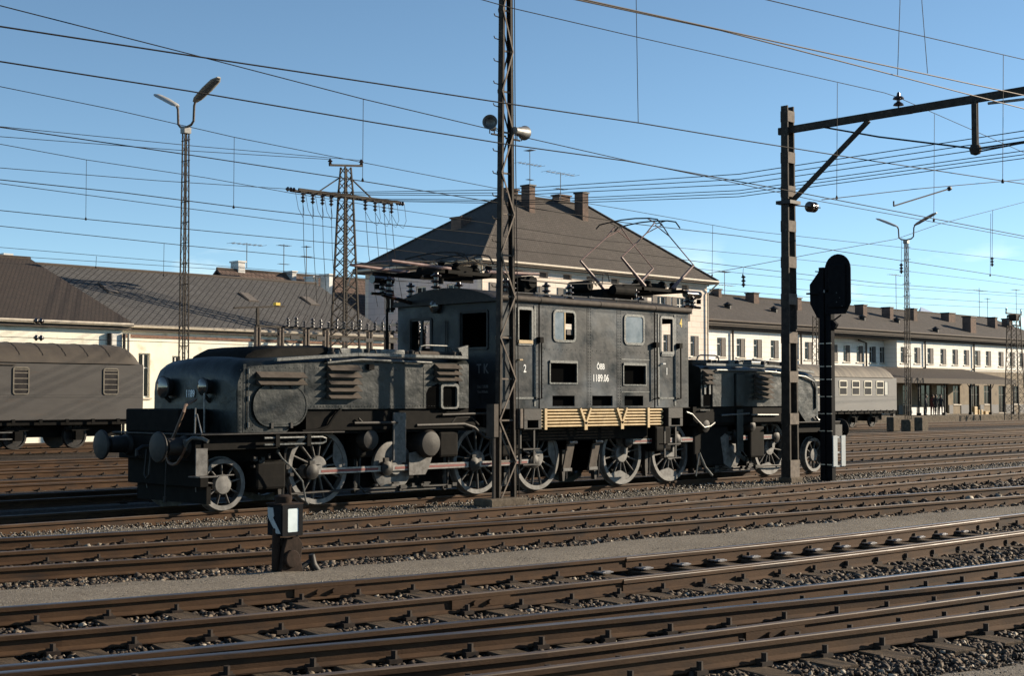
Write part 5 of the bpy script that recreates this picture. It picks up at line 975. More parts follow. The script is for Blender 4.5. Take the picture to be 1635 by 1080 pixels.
# platform, canopy, people
PY0 = 38.2
MB().box(70, 150, PY0, 45.99, -.21, .38).build('platform', M['path'], kind='structure'); MB().box(70, 150, PY0 - .12, PY0 - .002, -.21, .392).build('platform_kerb', M['conc'], kind='structure')
CP = empty('platform_canopy', (98, 41, 0), 'long dark platform canopy on slender posts in front of the station wall', 'canopy')
cx0, cx1 = wx(1405, 605, 40.6) - 98, wx(1622, 612, 40.6) - 98
MB().prism([(-.4, 3.52), (-.4, 3.60), (4.98, 4.72), (4.98, 4.62)], 'x', cx0, cx1).build('canopy_roof', M['btile'], CP); MB().box(cx0, cx1, -.46, -.403, 3.18, 3.62).build('canopy_fascia', M['louvre'], CP)
MB().box(cx0, cx1, -.38, 4.9, 3.30, 3.36).build('canopy_ceiling', M['eave'], CP)
for px in (1425, 1467, 1508, 1550, 1582, 1618):
    x = wx(px, 640, 41.0) - 98; p = MB(); p.tube([(x, 0, .38), (x, 0, 3.3)], .075, 10); p.box(x - .15, x + .15, -.15, .15, .38, .62); p.tube([(x - .7, 0, 3.3), (x, 0, 2.6), (x + .7, 0, 3.3)], .04, 6); p.build('canopy_post', M['iron'], CP, smooth=True)
BR = [wx(p, 650, 41.6) for p in (1464, 1475, 1486, 1497, 1508)]
for i, x in enumerate(BR):
    t = empty('platform_bench', (x, 41.9, .38), ['white slatted bench on the platform, leftmost of the five beside the coach', 'white slatted bench on the platform, second from the coach', 'white slatted bench on the platform, middle of the five', 'white slatted bench on the platform, fourth from the coach', 'white slatted bench on the platform, farthest right of the five'][i], 'bench', 'white benches under the canopy')
    s_ = MB()
    for k in range(4): s_.box(-.42, .42, .1 + k * .1, .17 + k * .1, .42, .45)
    s_.build('seat', M['white'], t); b_ = MB()
    for k in range(4): b_.box(-.50, .50, .0, .03, .04 + k * .17, .20 + k * .17)
    b_.build('backrest', M['white'], t)
    for x_ in (-.38, .38): MB().box(x_ - .025, x_ + .025, .03, .48, 0, .42).build('leg', M['iron'], t)
M['skin'] = mat('skin', (0.5, 0.3, 0.2), rough=.6); M['coat'] = mat('dark_coat', (0.02, 0.02, 0.025), (0.035, 0.03, 0.03), 8, .9); M['redcoat'] = mat('red_jacket', (0.09, 0.018, 0.014), rough=.9); M['hair'] = mat('dark_hair', (0.02, 0.014, 0.01), rough=.7)
def person(x, y, z, label, coat, face=0, stride=.12, arm=.1):
    me = bpy.data.meshes.new('person'); bm = bmesh.new()
    J = {'pel': (0, 0, .95, .13), 'wst': (0, 0, 1.12, .125), 'chs': (0, 0, 1.36, .155), 'nck': (0, 0, 1.50, .055), 'hd0': (0, -.02, 1.60, .085), 'hd1': (0, -.02, 1.72, .085)}
    for s, n in ((-1, 'l'), (1, 'r')):
        J.update({n + 'hip': (s * .1, 0, .9, .095), n + 'kne': (s * .11, -s * stride, .5, .062), n + 'ank': (s * .11, -s * stride * .6 + .02, .08, .042), n + 'toe': (s * .12, -s * stride * .6 - .14, .04, .04),
                  n + 'sho': (s * .19, 0, 1.42, .06), n + 'elb': (s * .25, .04, 1.13, .045), n + 'wri': (s * .24, -arm, .90, .033), n + 'han': (s * .23, -arm - .06, .80, .032)})
    V_ = {k: bm.verts.new(v[:3]) for k, v in J.items()}
    for a, b in [('pel', 'wst'), ('wst', 'chs'), ('chs', 'nck'), ('nck', 'hd0'), ('hd0', 'hd1')] + [(p + a, p + b) if a not in ('pel', 'chs') else (a, p + b) for p in 'lr' for a, b in (('pel', 'hip'), ('hip', 'kne'), ('kne', 'ank'), ('ank', 'toe'), ('chs', 'sho'), ('sho', 'elb'), ('elb', 'wri'), ('wri', 'han'))]: bm.edges.new((V_[a], V_[b]))
    bm.to_mesh(me); bm.free(); o = bpy.data.objects.new('person', me); COL.objects.link(o)
    sk = o.modifiers.new('skin', 'SKIN')
    for i, k in enumerate(J): me.skin_vertices[0].data[i].radius = (J[k][3],) * 2
    me.skin_vertices[0].data[0].use_root = True; sb = o.modifiers.new('sub', 'SUBSURF'); sb.levels = sb.render_levels = 1
    me.materials.append(coat); o.location = (x, y, z); o.rotation_euler = (0, 0, face); tag(o, label, 'person', 'people waiting on the platform')
    h = MB().lathe([(.07, 1.62), (.105, 1.66), (.11, 1.74), (.08, 1.81), (.01, 1.84)], (0, .0, 0), (0, 0, 1), 12); h.build('hair', M['hair'], o, smooth=True)
    f = MB().lathe([(.03, 0), (.07, .02), (.085, .06), (.06, .1), (.02, .12)], (0, -.105, 1.58), (0, -.15, 1), 10); f.build('face', M['skin'], o, smooth=True)
    return o
for px, y, lb, m, fc, st_ in ((1478, 40.6, 'person in a dark coat standing left of the others under the canopy', 'coat', .3, .05), (1489, 40.9, 'person in a red jacket standing among the dark coats', 'redcoat', -.4, .03), (1494, 40.2, 'person in a dark coat walking just right of the red jacket', 'coat', 1.4, .2), (1502, 40.5, 'person in a dark coat standing farthest right by the canopy post', 'coat', -1.0, .06)):
    person(wx(px, 650, y), y, .38, lb, M[m], fc, st_)
for px, w_, h_, lb in ((1557, .55, .75, 'upright brown crate on the platform by a canopy post'), (1565, .8, .45, 'low brown crate beside the upright one'), (1576, 1.0, .3, 'flat stack of boards at the platform foot')):
    x = wx(px, 650, 41.6); b = MB()
    for k in range(3): b.box(x - w_ / 2, x + w_ / 2, 41.5, 41.95, .38 + h_ * k / 3, .38 + h_ * (k + .86) / 3)
    b.box(x - w_ / 2 + .03, x + w_ / 2 - .03, 41.53, 41.92, .385, .375 + h_); b.build('crate', M['pipe'], label=lb, cat='crate')
# hills far away
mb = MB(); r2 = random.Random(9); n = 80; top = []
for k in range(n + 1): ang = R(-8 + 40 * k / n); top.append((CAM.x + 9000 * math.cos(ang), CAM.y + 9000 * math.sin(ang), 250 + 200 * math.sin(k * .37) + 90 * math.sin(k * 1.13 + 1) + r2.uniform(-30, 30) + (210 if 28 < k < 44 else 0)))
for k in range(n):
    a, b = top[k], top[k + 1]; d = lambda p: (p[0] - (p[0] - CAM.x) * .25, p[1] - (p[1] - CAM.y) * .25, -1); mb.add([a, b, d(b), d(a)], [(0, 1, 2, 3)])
M['hill'] = mat('haze_blue_grey_rock', (0.20, 0.27, 0.40), (0.30, 0.37, 0.50), .002, .95)  # blue of distant haze painted into the rock colour
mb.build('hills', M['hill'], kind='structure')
# ------------------------------------------------------------------ masts, lamps, signals
def brace_face(mb, legs0, legs1, zs, w=.03, t=.012, cross=False):
    """lacing between two legs, whose foot and head points are given, at the heights zs"""
    z0, z1 = legs0[0].z, legs0[1].z
    P = lambda L, z: L[0] + (L[1] - L[0]) * ((z - z0) / (z1 - z0))
    for i, (a, b) in enumerate(zip(zs, zs[1:])):
        l, r = (legs0, legs1) if i % 2 == 0 else (legs1, legs0)
        mb.beam(P(l, a), P(r, b), w, t, up=(0, 1, 0)); 
        if cross: mb.beam(P(r, a), P(l, b), w, t, up=(0, 1, 0))
def flat_mast(name, label, x, y, H, w0, w1, cat='mast', dep=.11, hpanel=.75, leg=.06, group=None, z0=-.2):
    """two channel legs standing along the track, laced on both faces"""
    t = empty(name, (x, y, 0), label, cat, group); L = []
    for s in (-1, 1):
        a, b = Vector((s * (w0 - leg) / 2, 0, z0)), Vector((s * (w1 - leg) / 2, 0, H)); L.append((a, b))
        m = MB()
        m.beam(a, b, .012, dep, up=(0, 1, 0))
        for q in (-1, 1): d = Vector((-s * leg / 2 + s * .006, q * (dep / 2 - .006), 0)); m.beam(a + d, b + d, leg, .012, up=(0, 1, 0))
        m.build('mast_leg', M['mast'], t)
    n = int((H - z0) / hpanel); zs = [z0 + .12 + (H - z0 - .2) * k / n for k in range(n + 1)]; br = MB()
    for q in (-1, 1):
        o = Vector((0, q * (dep / 2 + .007), 0)); brace_face(br, [p + o for p in L[0]], [p + o for p in L[1]], zs)
        for z in zs[::1]:
            f = (z - z0) / (H - z0); ww = w0 + (w1 - w0) * f; br.box(-ww / 2 + .03, ww / 2 - .03, o.y - .005, o.y + .005, z - .018, z + .018) if False else None
    for i, z in enumerate(zs):
        f = (z - z0) / (H - z0); ww = w0 + (w1 - w0) * f; br.beam((-ww / 2 + leg, 0, z), (ww / 2 - leg, 0, z), .03, .03)
    br.build('mast_lacing', M['pale'], t)
    return t, L
MX, MY = -3.72, -2.2
MT, ML = flat_mast('lattice_mast', 'tall brown lattice mast with two loudspeakers standing in front of the locomotive cab', MX, MY, 13.0, .53, .22)
b = MB(); b.box(-.62, .36, -.24, .24, -.3, .03); b.box(.362, .7, -.2, .2, -.3, -.06); b.build('mast_footing', M['conc'], MT, bevel=.03, split=True)
stp = MB()
for k in range(22):
    z = 3.9 + k * .42; w_ = (.53 + (.22 - .53) * (z + .2) / 13.2) / 2; s = -1 if z > 5 else -1
    stp.tube([(-w_, 0, z), (-w_ - .13, 0, z + .01), (-w_ - .15, 0, z + .05)], .011, 5); 
    if k % 2 == 0: stp.tube([(w_, 0, z - .1), (w_ + .03, 0, z - .1)], .011, 5)
stp.build('climbing_step', M['mast'], MT, kind='stuff')
MB().tube([(.30, -.05, -.1), (.27, -.05, 3.2), (.2, -.05, 7.0), (.15, -.05, 12.8)], .009, 5).build('mast_cable', M['wire'], MT)
MB().box(-.40, -.29, -.1, .1, 1.15, 1.75).tube([(-.34, -.03, 1.2), (-.34, -.03, -.1)], .04, 6).build('cable_box', M['louvre'], MT); MB().box(.29, .36, -.1, .0, 1.3, 1.66).build('sign_plate', M['pale'], MT)
def horn(sx, yaw, zz):
    br = MB(); br.tube([(0, 0, zz - .1), (sx * .38, 0, zz - .1)], .018, 6); br.tube([(sx * .30, -.0, zz - .1), (sx * .30, 0, zz + .02)], .012, 6); br.tube([(sx * .42, 0, zz - .1), (sx * .42, 0, zz + .03)], .012, 6); B_ = br.build('loudspeaker_bracket', M['mast'], MT)
    d = Vector((math.cos(yaw), math.sin(yaw), .05)); h = MB(); h.lathe([(.02, -.26), (.065, -.25), (.07, -.10), (.085, -.04), (.11, .12), (.135, .2), (.14, .21), (.125, .2), (.09, .1), (.02, .06)], Vector((sx * .38, 0, zz + .07)), d, 22)
    h.build('loudspeaker', M['galv'], MT, smooth=True)
horn(-1, R(218), 6.83); horn(1, R(20), 6.80)
# catenary post with its long arm
PX, PY = 6.0, -1.95
CPT = empty('catenary_post', (PX, PY, 0), 'battened steel catenary post with a long bracket arm reaching to the upper right', 'catenary post')
for s in (-1, 1):
    m = MB(); x0, x1 = (-.19, -.135) if s < 0 else (.135, .19)
    m.loft([[(x0, -.12, -.2), (x1, -.12, -.2), (x1, .12, -.2), (x0, .12, -.2)], [(x0 * .75, -.09, 8.75), (x1 * .75, -.09, 8.75), (x1 * .75, .09, 8.75), (x0 * .75, .09, 8.75)]]); m.build('post_channel', M['mast'], CPT)
for k, z in enumerate([0.1, 1.38, 2.36, 3.28, 4.18, 5.05, 5.9, 6.72, 7.52, 8.5]):
    f = 1 - .25 * z / 8.75
    for s in (-1, 1): MB().box(-.19 * f, .19 * f, s * (.12 * f + .006) - .006, s * (.12 * f + .006) + .006, z - (.32 if k == 0 else .13), z + (.32 if k == 0 else .13)).build('batten_plate', M['pale'], CPT)
MB().box(-.25, .25, -.18, .18, -.3, .02).build('post_footing', M['conc'], CPT, bevel=.02)
arm = MB(); arm.beam((0, .25, 8.18), (0, -11.5, 8.32), .09, .17); A_ = arm.build('bracket_arm', M['mast'], CPT, bevel=.01)
for d in (-1.2, -3.1, -4.5, -5.6): MB().box(-.06, .06, d - .12, d + .12, 8.10 - d * .012 - .0, 8.14 - d * .012).build('arm_clamp', M['iron'], A_)
MB().beam((0, -.12, 6.5), (0, -2.15, 8.12), .09, .09).build('arm_brace', M['mast'], CPT); MB().box(-.22, .22, -.2, .2, 6.42, 6.5).build('brace_collar', M['iron'], CPT)
i_ = MB(); i_.cyl((0, -2.9, 8.24), (0, -2.9, 8.66), .018, n=6); i_.lathe([(.03, 0), (.12, .02), (.1, .06), (.04, .10), (.04, .14), (.125, .16), (.11, .2), (.04, .24), (.03, .3)], (0, -2.9, 8.34), (0, 0, 1), 16); i_.build('arm_insulator', M['porc'], A_, smooth=True)
dt = MB(); dt.box(-.045, -.02, -4.76, -4.64, 7.2, 8.17); dt.box(.02, .045, -4.76, -4.64, 7.2, 8.17); dt.lathe([(.02, -.13), (.1, -.1), (.13, 0), (.10, .08), (.03, .1)], (0, -4.7, 7.16), (0, 0, 1), 14); dt.build('drop_bracket', M['mast'], A_)
sr = MB(); sr.tube([(0, -1.0, 8.12), (0, -2.4, 7.72), (0, -4.7, 7.17), (0, -6.5, 7.2), (0, -8.5, 7.26)], .02, 6); sr.tube([(0, -4.8, 7.1), (0, -6.6, 7.22), (0, -9, 7.34)], .016, 6); sr.tube([(.0, -4.75, 7.85), (.0, -9, 7.9)], .02, 6) if False else None; sr.build('registration_tube', M['iron'], A_)
sr = MB(); sr.tube([(0, -5.0, 8.10), (0, -9.5, 7.95)], .03, 6); sr.build('arm_stay', M['galv'], A_)
i_ = MB(); i_.tube([(.1, 0, 6.42), (1.35, -.02, 6.47)], .014, 6)
i_.lathe([(.03, 0), (.13, .03), (.13, .09), (.04, .12), (.04, .15), (.13, .18), (.13, .24), (.04, .27), (.02, .36)], (.85, -.01, 6.45), (1, 0, .04), 16); i_.build('strain_insulator', M['porc'], CPT, smooth=True)
# main signal seen from behind
SX_, SYy = 7.22, -2.2
SG = empty('railway_signal', (SX_, SYy, 0), 'black railway signal seen from behind, two tall shields on a dark post', 'railway signal', rz=R(-90))
p = MB()
for s in (-1, 1): p.box(*sorted((s * .03, s * .165)), -.075, .075, -.2, 5.0)
p.box(-.03, .03, -.03, .03, -.2, 5.0); p.build('signal_post', M['signal'], SG)
sh = MB(); q = [(.02 + .35 + .35 * math.cos(R(a)), 4.93 + .36 * math.sin(R(a))) for a in range(0, 181, 15)]
sh.prism(q + [(.02, 3.86), (.58, 3.86), (.72, 4.12)], 'y', -.10, -.075 - .004 + .0); SH = sh.build('signal_shield', M['signal'], SG)
lb = MB(); lb.box(.14, .6, -.16, -.101, 4.0, 5.05); lb.build('lamp_housing', M['signal'], SH, bevel=.03)
for a, z in ((.38, 4.36), (.46, 4.24), (.38, 4.14), (.53, 4.04)): MB().cyl((a, -.175, z), (a, -.155, z), .013, n=8).build('housing_screw', M['trim'], SH)
sh = MB(); sh.prism([(-.27, 4.97), (.1, 4.60), (.1, 3.80), (-.36, 3.80), (-.56, 4.15), (-.57, 4.62)], 'y', .16, .19); sh.build('distant_shield', M['signal'], SG)
MB().box(-.62, .2, .08, .158, 4.38, 4.42).build('shield_bracket', M['signal'], SG); MB().box(-.02, .2, -.10, -.077, 4.39, 4.45).build('shield_strap', M['galv'], SG)
w = MB(); w.prism([(.14, 3.45), (.26, 3.55), (.3, 3.62), (.2, 3.72), (.14, 3.75)], 'y', -.05, .05); w.beam((.2, 0, 3.72), (.4, 0, 3.84), .03, .03); w.build('cable_funnel', M['signal'], SG)
MB().tube([(-.14, .05, 4.9), (-.38, .12, 4.93)], .014, 6).build('signal_hook', M['signal'], SG)
for z in (3.17, 2.62, 2.31, 1.90, 1.49, 1.08, .28):
    c = MB(); c.box(-.172, -.03, -.085, -.0755, z - .012, z + .012); c.box(.03, .172, -.085, -.0755, z - .012, z + .012); c.build('post_clip', M['alu'], SG)  # pale colour of the clips paints in their lit tops
pt = MB(); pt.box(.185, .21, -.09, .09, .24, .97); pt.box(.185, .21, .27, .45, .24, .97); P_ = pt.build('marker_board', M['board'], SG, split=True)
for z in (.24, .57, .93): MB().box(.168, .184, -.08, .44, z - .015, z + .015).build('marker_rail', M['board'], P_)
# point indicator lantern in the foreground
c = at(456, 928, z=-.17)
DW = empty('point_indicator', (c.x, c.y, 0), 'black point indicator lantern with a milky pane and white arrow, on a rusty stand', 'point indicator')
M['rust'] = mat('rusty_cast_iron', (0.014, 0.009, 0.0065), (0.030, 0.019, 0.014), 9, 0.85, 0, .003, 40, spec=0.15)
bs = MB(); bs.prism([(-.16, -.18), (-.10, .18), (-.06, .30), (.1, .32), (.16, .24), (.14, .05), (.20, -.18)], 'y', -.10, -.04); bs.prism([(-.14, -.18), (-.09, .30), (.12, .30), (.18, -.18)], 'y', .04, .10); bs.box(-.1, .12, -.04, .04, .22, .3); bs.box(-.3, .42, -.2, .2, -.2, -.15); bs.cyl((-.14, 0, -.15), (-.13, 0, .42), .045, n=12); bs.lathe([(.1, -.12), (.1, .12)], (0, -.02, .08), (0, 1, 0), 18); B_ = bs.build('indicator_stand', M['rust'], DW, bevel=.012, seg=2)
cw = MB(); cw.tube([(.32, -.05, .10), (.34, -.05, -.02), (.40, -.12, -.15)], [.035, .05, .045], 10); cw.tube([(.18, -.02, -.05), (.3, -.04, .02)], .03, 8); cw.build('throw_lever', M['iron'], DW, smooth=True)
LN = empty('lantern', (-.02, 0, .335), None, None); LN.parent = DW; 
w_ = .138
bx = MB(); bx.box(-w_, w_, -w_, w_, 0, .34); LB = bx.build('lantern_box', M['signal'], DW, bevel=.012); LB.parent = DW; LB.location = LN.location; LB.rotation_euler = LN.rotation_euler; bpy.data.objects.remove(LN)
fr = MB(); frame_ring(fr, roundpoly(-w_, w_, .0, .345, .01, 1), roundpoly(-.065, .085, .04, .305, .012, 1), 'y', -w_ - .014, -w_ - .001); fr.build('pane_frame', M['signal'], LB)
MB().box(-.062, .082, -w_ - .006, -w_ - .001, .043, .302).build('milk_pane', M['milk'], LB)
ar_ = MB(); ar_.prism([(.12, .31), (.02, .31), (.0, .22), (.02, .2), (-.10, .06), (-.12, .03), (-.04, .03), (.11, .2)], 'x', -w_ - .006, -w_ - .001); ar_.build('white_arrow', M['board'], LB)
cp = MB(); cp.box(-w_ - .01, w_ + .01, -w_ - .01, w_ + .01, .341, .36); cp.lathe([(.09, .36), (.1, .40), (.1, .43), (.06, .45)], (-.02, 0, 0), (0, 0, 1), 16); cp.tube([(.05, 0, .36), (.07, 0, .42), (.06, 0, .52), (.075, 0, .56)], .022, 8); cp.build('lantern_chimney', M['rust'], LB, smooth=True)
# tall twin lamps
def lattice4(t, w0, w1, z0, z1, n, leg=.06, lac=.025, mleg='mast', mlac='mast', ew=1.0):
    C_ = [(-1, -1), (1, -1), (1, 1), (-1, 1)]; L = [(Vector((a * w0 / 2, b * w0 / 2 * ew, z0)), Vector((a * w1 / 2, b * w1 / 2 * ew, z1))) for a, b in C_]
    for a, b in L: MB().beam(a, b, leg, leg).build('mast_leg', M[mleg], t)
    br = MB(); zs = [z0 + (z1 - z0) * k / n for k in range(n + 1)]
    for i in range(4): brace_face(br, L[i], L[(i + 1) % 4], zs, lac, lac * .6, cross=w0 > 1)
    br.build('mast_lacing', M[mlac], t); return L
def lamp_mast(x, y, label):
    t = empty('lamp_mast', (x, y, 0), label, 'lamp mast', 'tall twin lamp masts', rz=R(-90))
    lattice4(t, .28, .16, -.2, 11.55, 26, .04, .013)
    st = MB()
    for k in range(12): z = 3 + k * .75; st.tube([(-.28, 0, z), (.28, 0, z)], .016, 5)
    st.build('climbing_step', M['mast'], t)
    hd = MB(); hd.box(-.14, .14, -.14, .14, 11.5, 11.72); hd.build('mast_head', M['galv'], t)
    for e, el in ((-1, R(28)), (1, R(40))):
        d = Vector((e * .93, 0, 0)); a = MB()
        base = [Vector((0, 0, 11.72)), Vector((e * .35, 0, 11.78)), Vector((e * .50, 0, 11.9)), Vector((e * .53, 0, 12.45)), Vector((e * .62, 0, 12.62))]
        a.tube(base, .045, 10); A1 = a.build('lamp_arm', M['pale'], t, smooth=True)
        p0 = Vector((e * .58, 0, 12.58)); p1 = p0 + Vector((e * 1.5, 0, .66))
        h = MB(); ax_ = (p1 - p0).normalized(); nn = Vector((-ax_.z, 0, ax_.x)) * (1 if ax_.x > 0 else -1)
        secs = []
        for f, w2, hh in ((0, .10, .05), (.12, .19, .09), (.5, .23, .11), (.85, .21, .09), (1, .08, .03)):
            c_ = p0 + (p1 - p0) * f; secs.append([c_ + Vector((0, w2 * math.cos(q), 0)) + nn * (hh * math.sin(q) if math.sin(q) > 0 else .03 * math.sin(q)) for q in [2 * math.pi * k / 12 for k in range(12)]])
        h.loft(secs); hh_ = h.build('lamp_head', M['lampgrey'], t, smooth=True)
        g = MB(); g.beam(p0 + (p1 - p0) * .15 - nn * .035, p0 + (p1 - p0) * .92 - nn * .035, .2, .02, up=nn); g.build('lamp_cover', M['dirtyglass'], hh_)
    return t
lamp_mast(6.25, 24.0, 'tall lattice mast with two lamps rising left of the transmission pylon, over the bonnet')
l2 = lamp_mast(58.3, 24.0, 'tall slender mast with two lamps near the right edge, with brown blocks at its foot')
MB().box(-1.30, -.8, -.4, .4, -.2, .70).box(.6, 1.15, -.4, .4, -.2, .70).box(-.3, .3, -.4, .4, -.2, .55).build('mast_footing', M['conc'], l2, bevel=.04, split=True)
# transmission pylon and the switch rack at its foot
TY = 40.3; TX = at(552, 300, Y=40.3).x
TP = empty('transmission_pylon', (TX, TY, 0), 'rusty lattice pylon with a crossarm and hanging insulators, left of the tall house', 'pylon'); TP.scale = (1.085,) * 3
lattice4(TP, 1.32, .50, -.2, 12.2, 22, .085, .038, 'mast', 'mast'); lattice4(TP, .50, .36, 12.2, 13.35, 3, .07, .04, 'mast', 'mast')
ca = MB()
for q in (-.28, .28): ca.beam((-3.15, q, 11.88), (3.35, q, 11.88), .1, .13)
for k in range(13): x = -3.1 + k * .52; ca.beam((x, -.28, 11.88), (x + .52, .28 , 11.88), .05, .05) if k < 12 else None
CA = ca.build('crossarm', M['mast'], TP); st = MB()
for e in (-1, 1): st.beam((e * .3, 0, 12.85), (e * 1.7, 0, 11.95), .07, .05)
st.build('crossarm_stay', M['mast'], TP); MB().beam((-1.05, 0, 13.35), (1.05, 0, 13.55), .1, .1).build('top_bar', M['mast'], TP)
for x, z in ((-1.0, 13.38), (1.0, 13.58)):
    i_ = MB(); i_.lathe([(.03, 0), (.1, .05), (.05, .1), (.13, .16), (.06, .24), (.04, .3)], (x, 0, z), (0, 0, 1), 12); i_.build('pin_insulator', M['porc'], TP, smooth=True)
IX = [-2.75, -2.15, -1.55, -1.0, 1.2, 1.85, 2.45, 2.95]
def string(mb, c, d, n=3, h=.5, r=.12):
    insulator(mb, c, h, r, d, n, 12)
dw = []
for i, x in enumerate(IX):
    i_ = MB(); string(i_, (x, -.1, 11.78), (0, 0, -1)); i_.build('hanging_insulator', M['porc'], TP, smooth=True)
    tx = x * 1.0 + (.25 if x > 0 else -.25); d_ = MB(); d_.tube([(x, -.1, 11.25), (x + (tx - x) * .3, -.3, 9.0), (tx, -.8, 6.35)], .014, 5); d_.build('down_lead', M['wire'], TP)
    lp_ = MB(); e = -1 if x < 0 else 1; lp_.tube([(x, -.1, 11.25), (x + e * .12, -.35, 10.75), (x + e * .38, -.6, 10.5), (x + e * .62, -.55, 10.9), (x + e * .66, -.35, 11.8)], .012, 5); lp_.build('jumper_loop', M['wire'], TP)
for x, e in ((-3.15, -1), (3.35, 1)): i_ = MB(); string(i_, (x, 0, 11.88), (e, 0, 0), 3, .55, .12); i_.build('strain_insulator', M['porc'], TP, smooth=True)
RXs = [at(p, 545, Y=33.5).x for p in (411, 448, 489, 520, 590, 618)]
RK = empty('switch_rack', (RXs[2], 33.5, 0), 'low steel rack of high-voltage switches and insulators at the foot of the lattice pylon', 'switch rack'); ox = RXs[2]
zr1 = 5.12
for x in RXs: m = MB(); m.box(x - ox - .13, x - ox - .05, -.1, .1, -.2, zr1); m.box(x - ox + .05, x - ox + .13, -.1, .1, -.2, zr1); m.box(x - ox - .05, x - ox + .05, -.02, .02, -.2, zr1); m.build('rack_post', M['pale'], RK)
for z in (zr1 + .05, zr1 - .28): MB().box(RXs[0] - ox - .1, RXs[-1] - ox + 1.0, -.06, .06, z - .05, z + .05).build('rack_beam', M['mast'], RK)
MB().box(RXs[0] - ox - .06, RXs[0] - ox + .06, -.06, .06, 5.17, 6.05).beam((RXs[0] - ox - 1.3, 0, 5.95), (RXs[0] - ox + 1.5, 0, 6.15), .1, .08).build('rack_tee', M['mast'], RK); MB().box(RXs[0] - ox + .95, RXs[0] - ox + 1.2, -.1, .1, 6.17, 6.3).build('yellow_marker', M['yellow'], RK)
for k in range(19):
    x = RXs[0] - ox + 1.6 + k * .48; i_ = MB(); hh = .42 + .1 * math.sin(k * 2.3); insulator(i_, (x, -.15, 5.18), hh, .105 if k % 2 else .085, n=3, seg=10); i_.tube([(x, -.15, 5.2 + hh), (x + .2, -.15, 5.45 + hh)], .012, 5); i_.build('switch_insulator', M['porc'], RK, smooth=True)
m = MB()
for k in range(6): x = RXs[0] - ox + 1.8 + k * 1.5; m.box(x, x + .5, -.14, -.061, 4.62, 4.80)
m.build('switch_drive', M['iron'], RK, split=True)
# pylon at the far right
FP = empty('transmission_pylon', (at(1620, 600, Y=36).x, 36.0, 0), 'dark lattice pylon rising before the station at the right edge of the picture', 'pylon'); lattice4(FP, 1.35, .8, -.2, 9.2, 12, .075, .04, 'mast', 'mast')
ca = MB(); ca.beam((-1.5, 0, 9.3), (1.5, 0, 9.3), .12, .12); ca.beam((-1.2, 0, 8.3), (1.2, 0, 8.3), .12, .12); ca.box(-.35, .35, -.35, .35, 8.7, 9.25); ca.build('crossarm', M['mast'], FP)
for x, z in ((-1.45, 9.36), (1.45, 9.36), (-1.15, 8.36), (1.15, 8.36)): i_ = MB(); insulator(i_, (x, 0, z), .4, .1, seg=10); i_.build('pin_insulator', M['porc'], FP, smooth=True)
# second lattice mast seen through the signal, and one whose dark post stands before the station wall
def simple_mast(px, Y, pz, label, w0=.6, w1=.35):
    t = empty('lattice_pole', (at(px, 600, Y=Y).x, Y, 0), label, 'lattice pole'); lattice4(t, w0, w1, -.2, at(px, pz, Y=Y).z, 16, .06, .035); return t
simple_mast(1236 + 1, 36, 505, 'thin lattice pole half hidden behind the black signal post', .75, .5) if False else None
simple_mast(1306, 36, 505, 'thin lattice pole half hidden behind the black signal post', .75, .45)
# aerials on the roofs
def aerial(px, pbase, ptop, Y, bars, label):
    b = at(px, pbase, Y=Y); zt = at(px, ptop, Y=Y).z; t = empty('roof_aerial', (b.x, Y, b.z), label, 'roof aerial', 'television aerials on the roofs')
    MB().cyl((0, 0, -.4), (0, 0, zt - b.z), .03, n=6).build('aerial_pole', M['galv'], t)
    for dz, l, side in bars:
        m = MB(); z = zt - b.z - dz; m.tube([(-l * .5, 0, z), (l * .5, 0, z)], .022, 5)
        for k in range(7): q = -l * .5 + l * k / 6; m.tube([(q, -side, z), (q, side, z)], .014, 4)
        m.build('aerial_array', M['galv'], t)
for a in ((394, 419, 388, 60.5, [(.1, 2.6, .5)], 'aerial with one long array left above the warehouse chimney'), (453, 440, 390, 60.5, [(.1, .9, .3), (1.4, .8, .2)], 'aerial with a short tilted array, second from the left'), (489, 445, 392, 60.5, [(.1, .5, .3), (.8, .9, .3)], 'aerial with a dark stubby head, third from the left'),
          (846, 298, 238, 49.5, [(.1, .5, .4), (1.1, 2.4, .4), (2.2, .5, .2)], 'tall aerial with three arrays on the tall house'), (895, 313, 276, 50, [(.05, 3.1, .5), (1.2, 1.0, .3)], 'wide aerial right of the tallest one on the house'), (1157, 466, 433, 51, [(.1, 1.0, .3), (1.2, 2.4, .3)], 'aerial at the left end of the station roof'),
          (1431, 492, 438, 51.5, [(.1, 2.4, .3)], 'aerial beside the right twin lamp mast'), (1564, 507, 460, 52, [(.3, 2.4, .4), (1.5, 1.5, .2)], 'aerial behind the widest station chimney'), (1623, 507, 462, 52, [(.1, 2.0, .3)], 'aerial at the far right end of the station roof'), (1577, 507, 476, 52.2, [(.1, 1.0, .2)], 'short aerial right of the widest chimney')):
    aerial(*a)
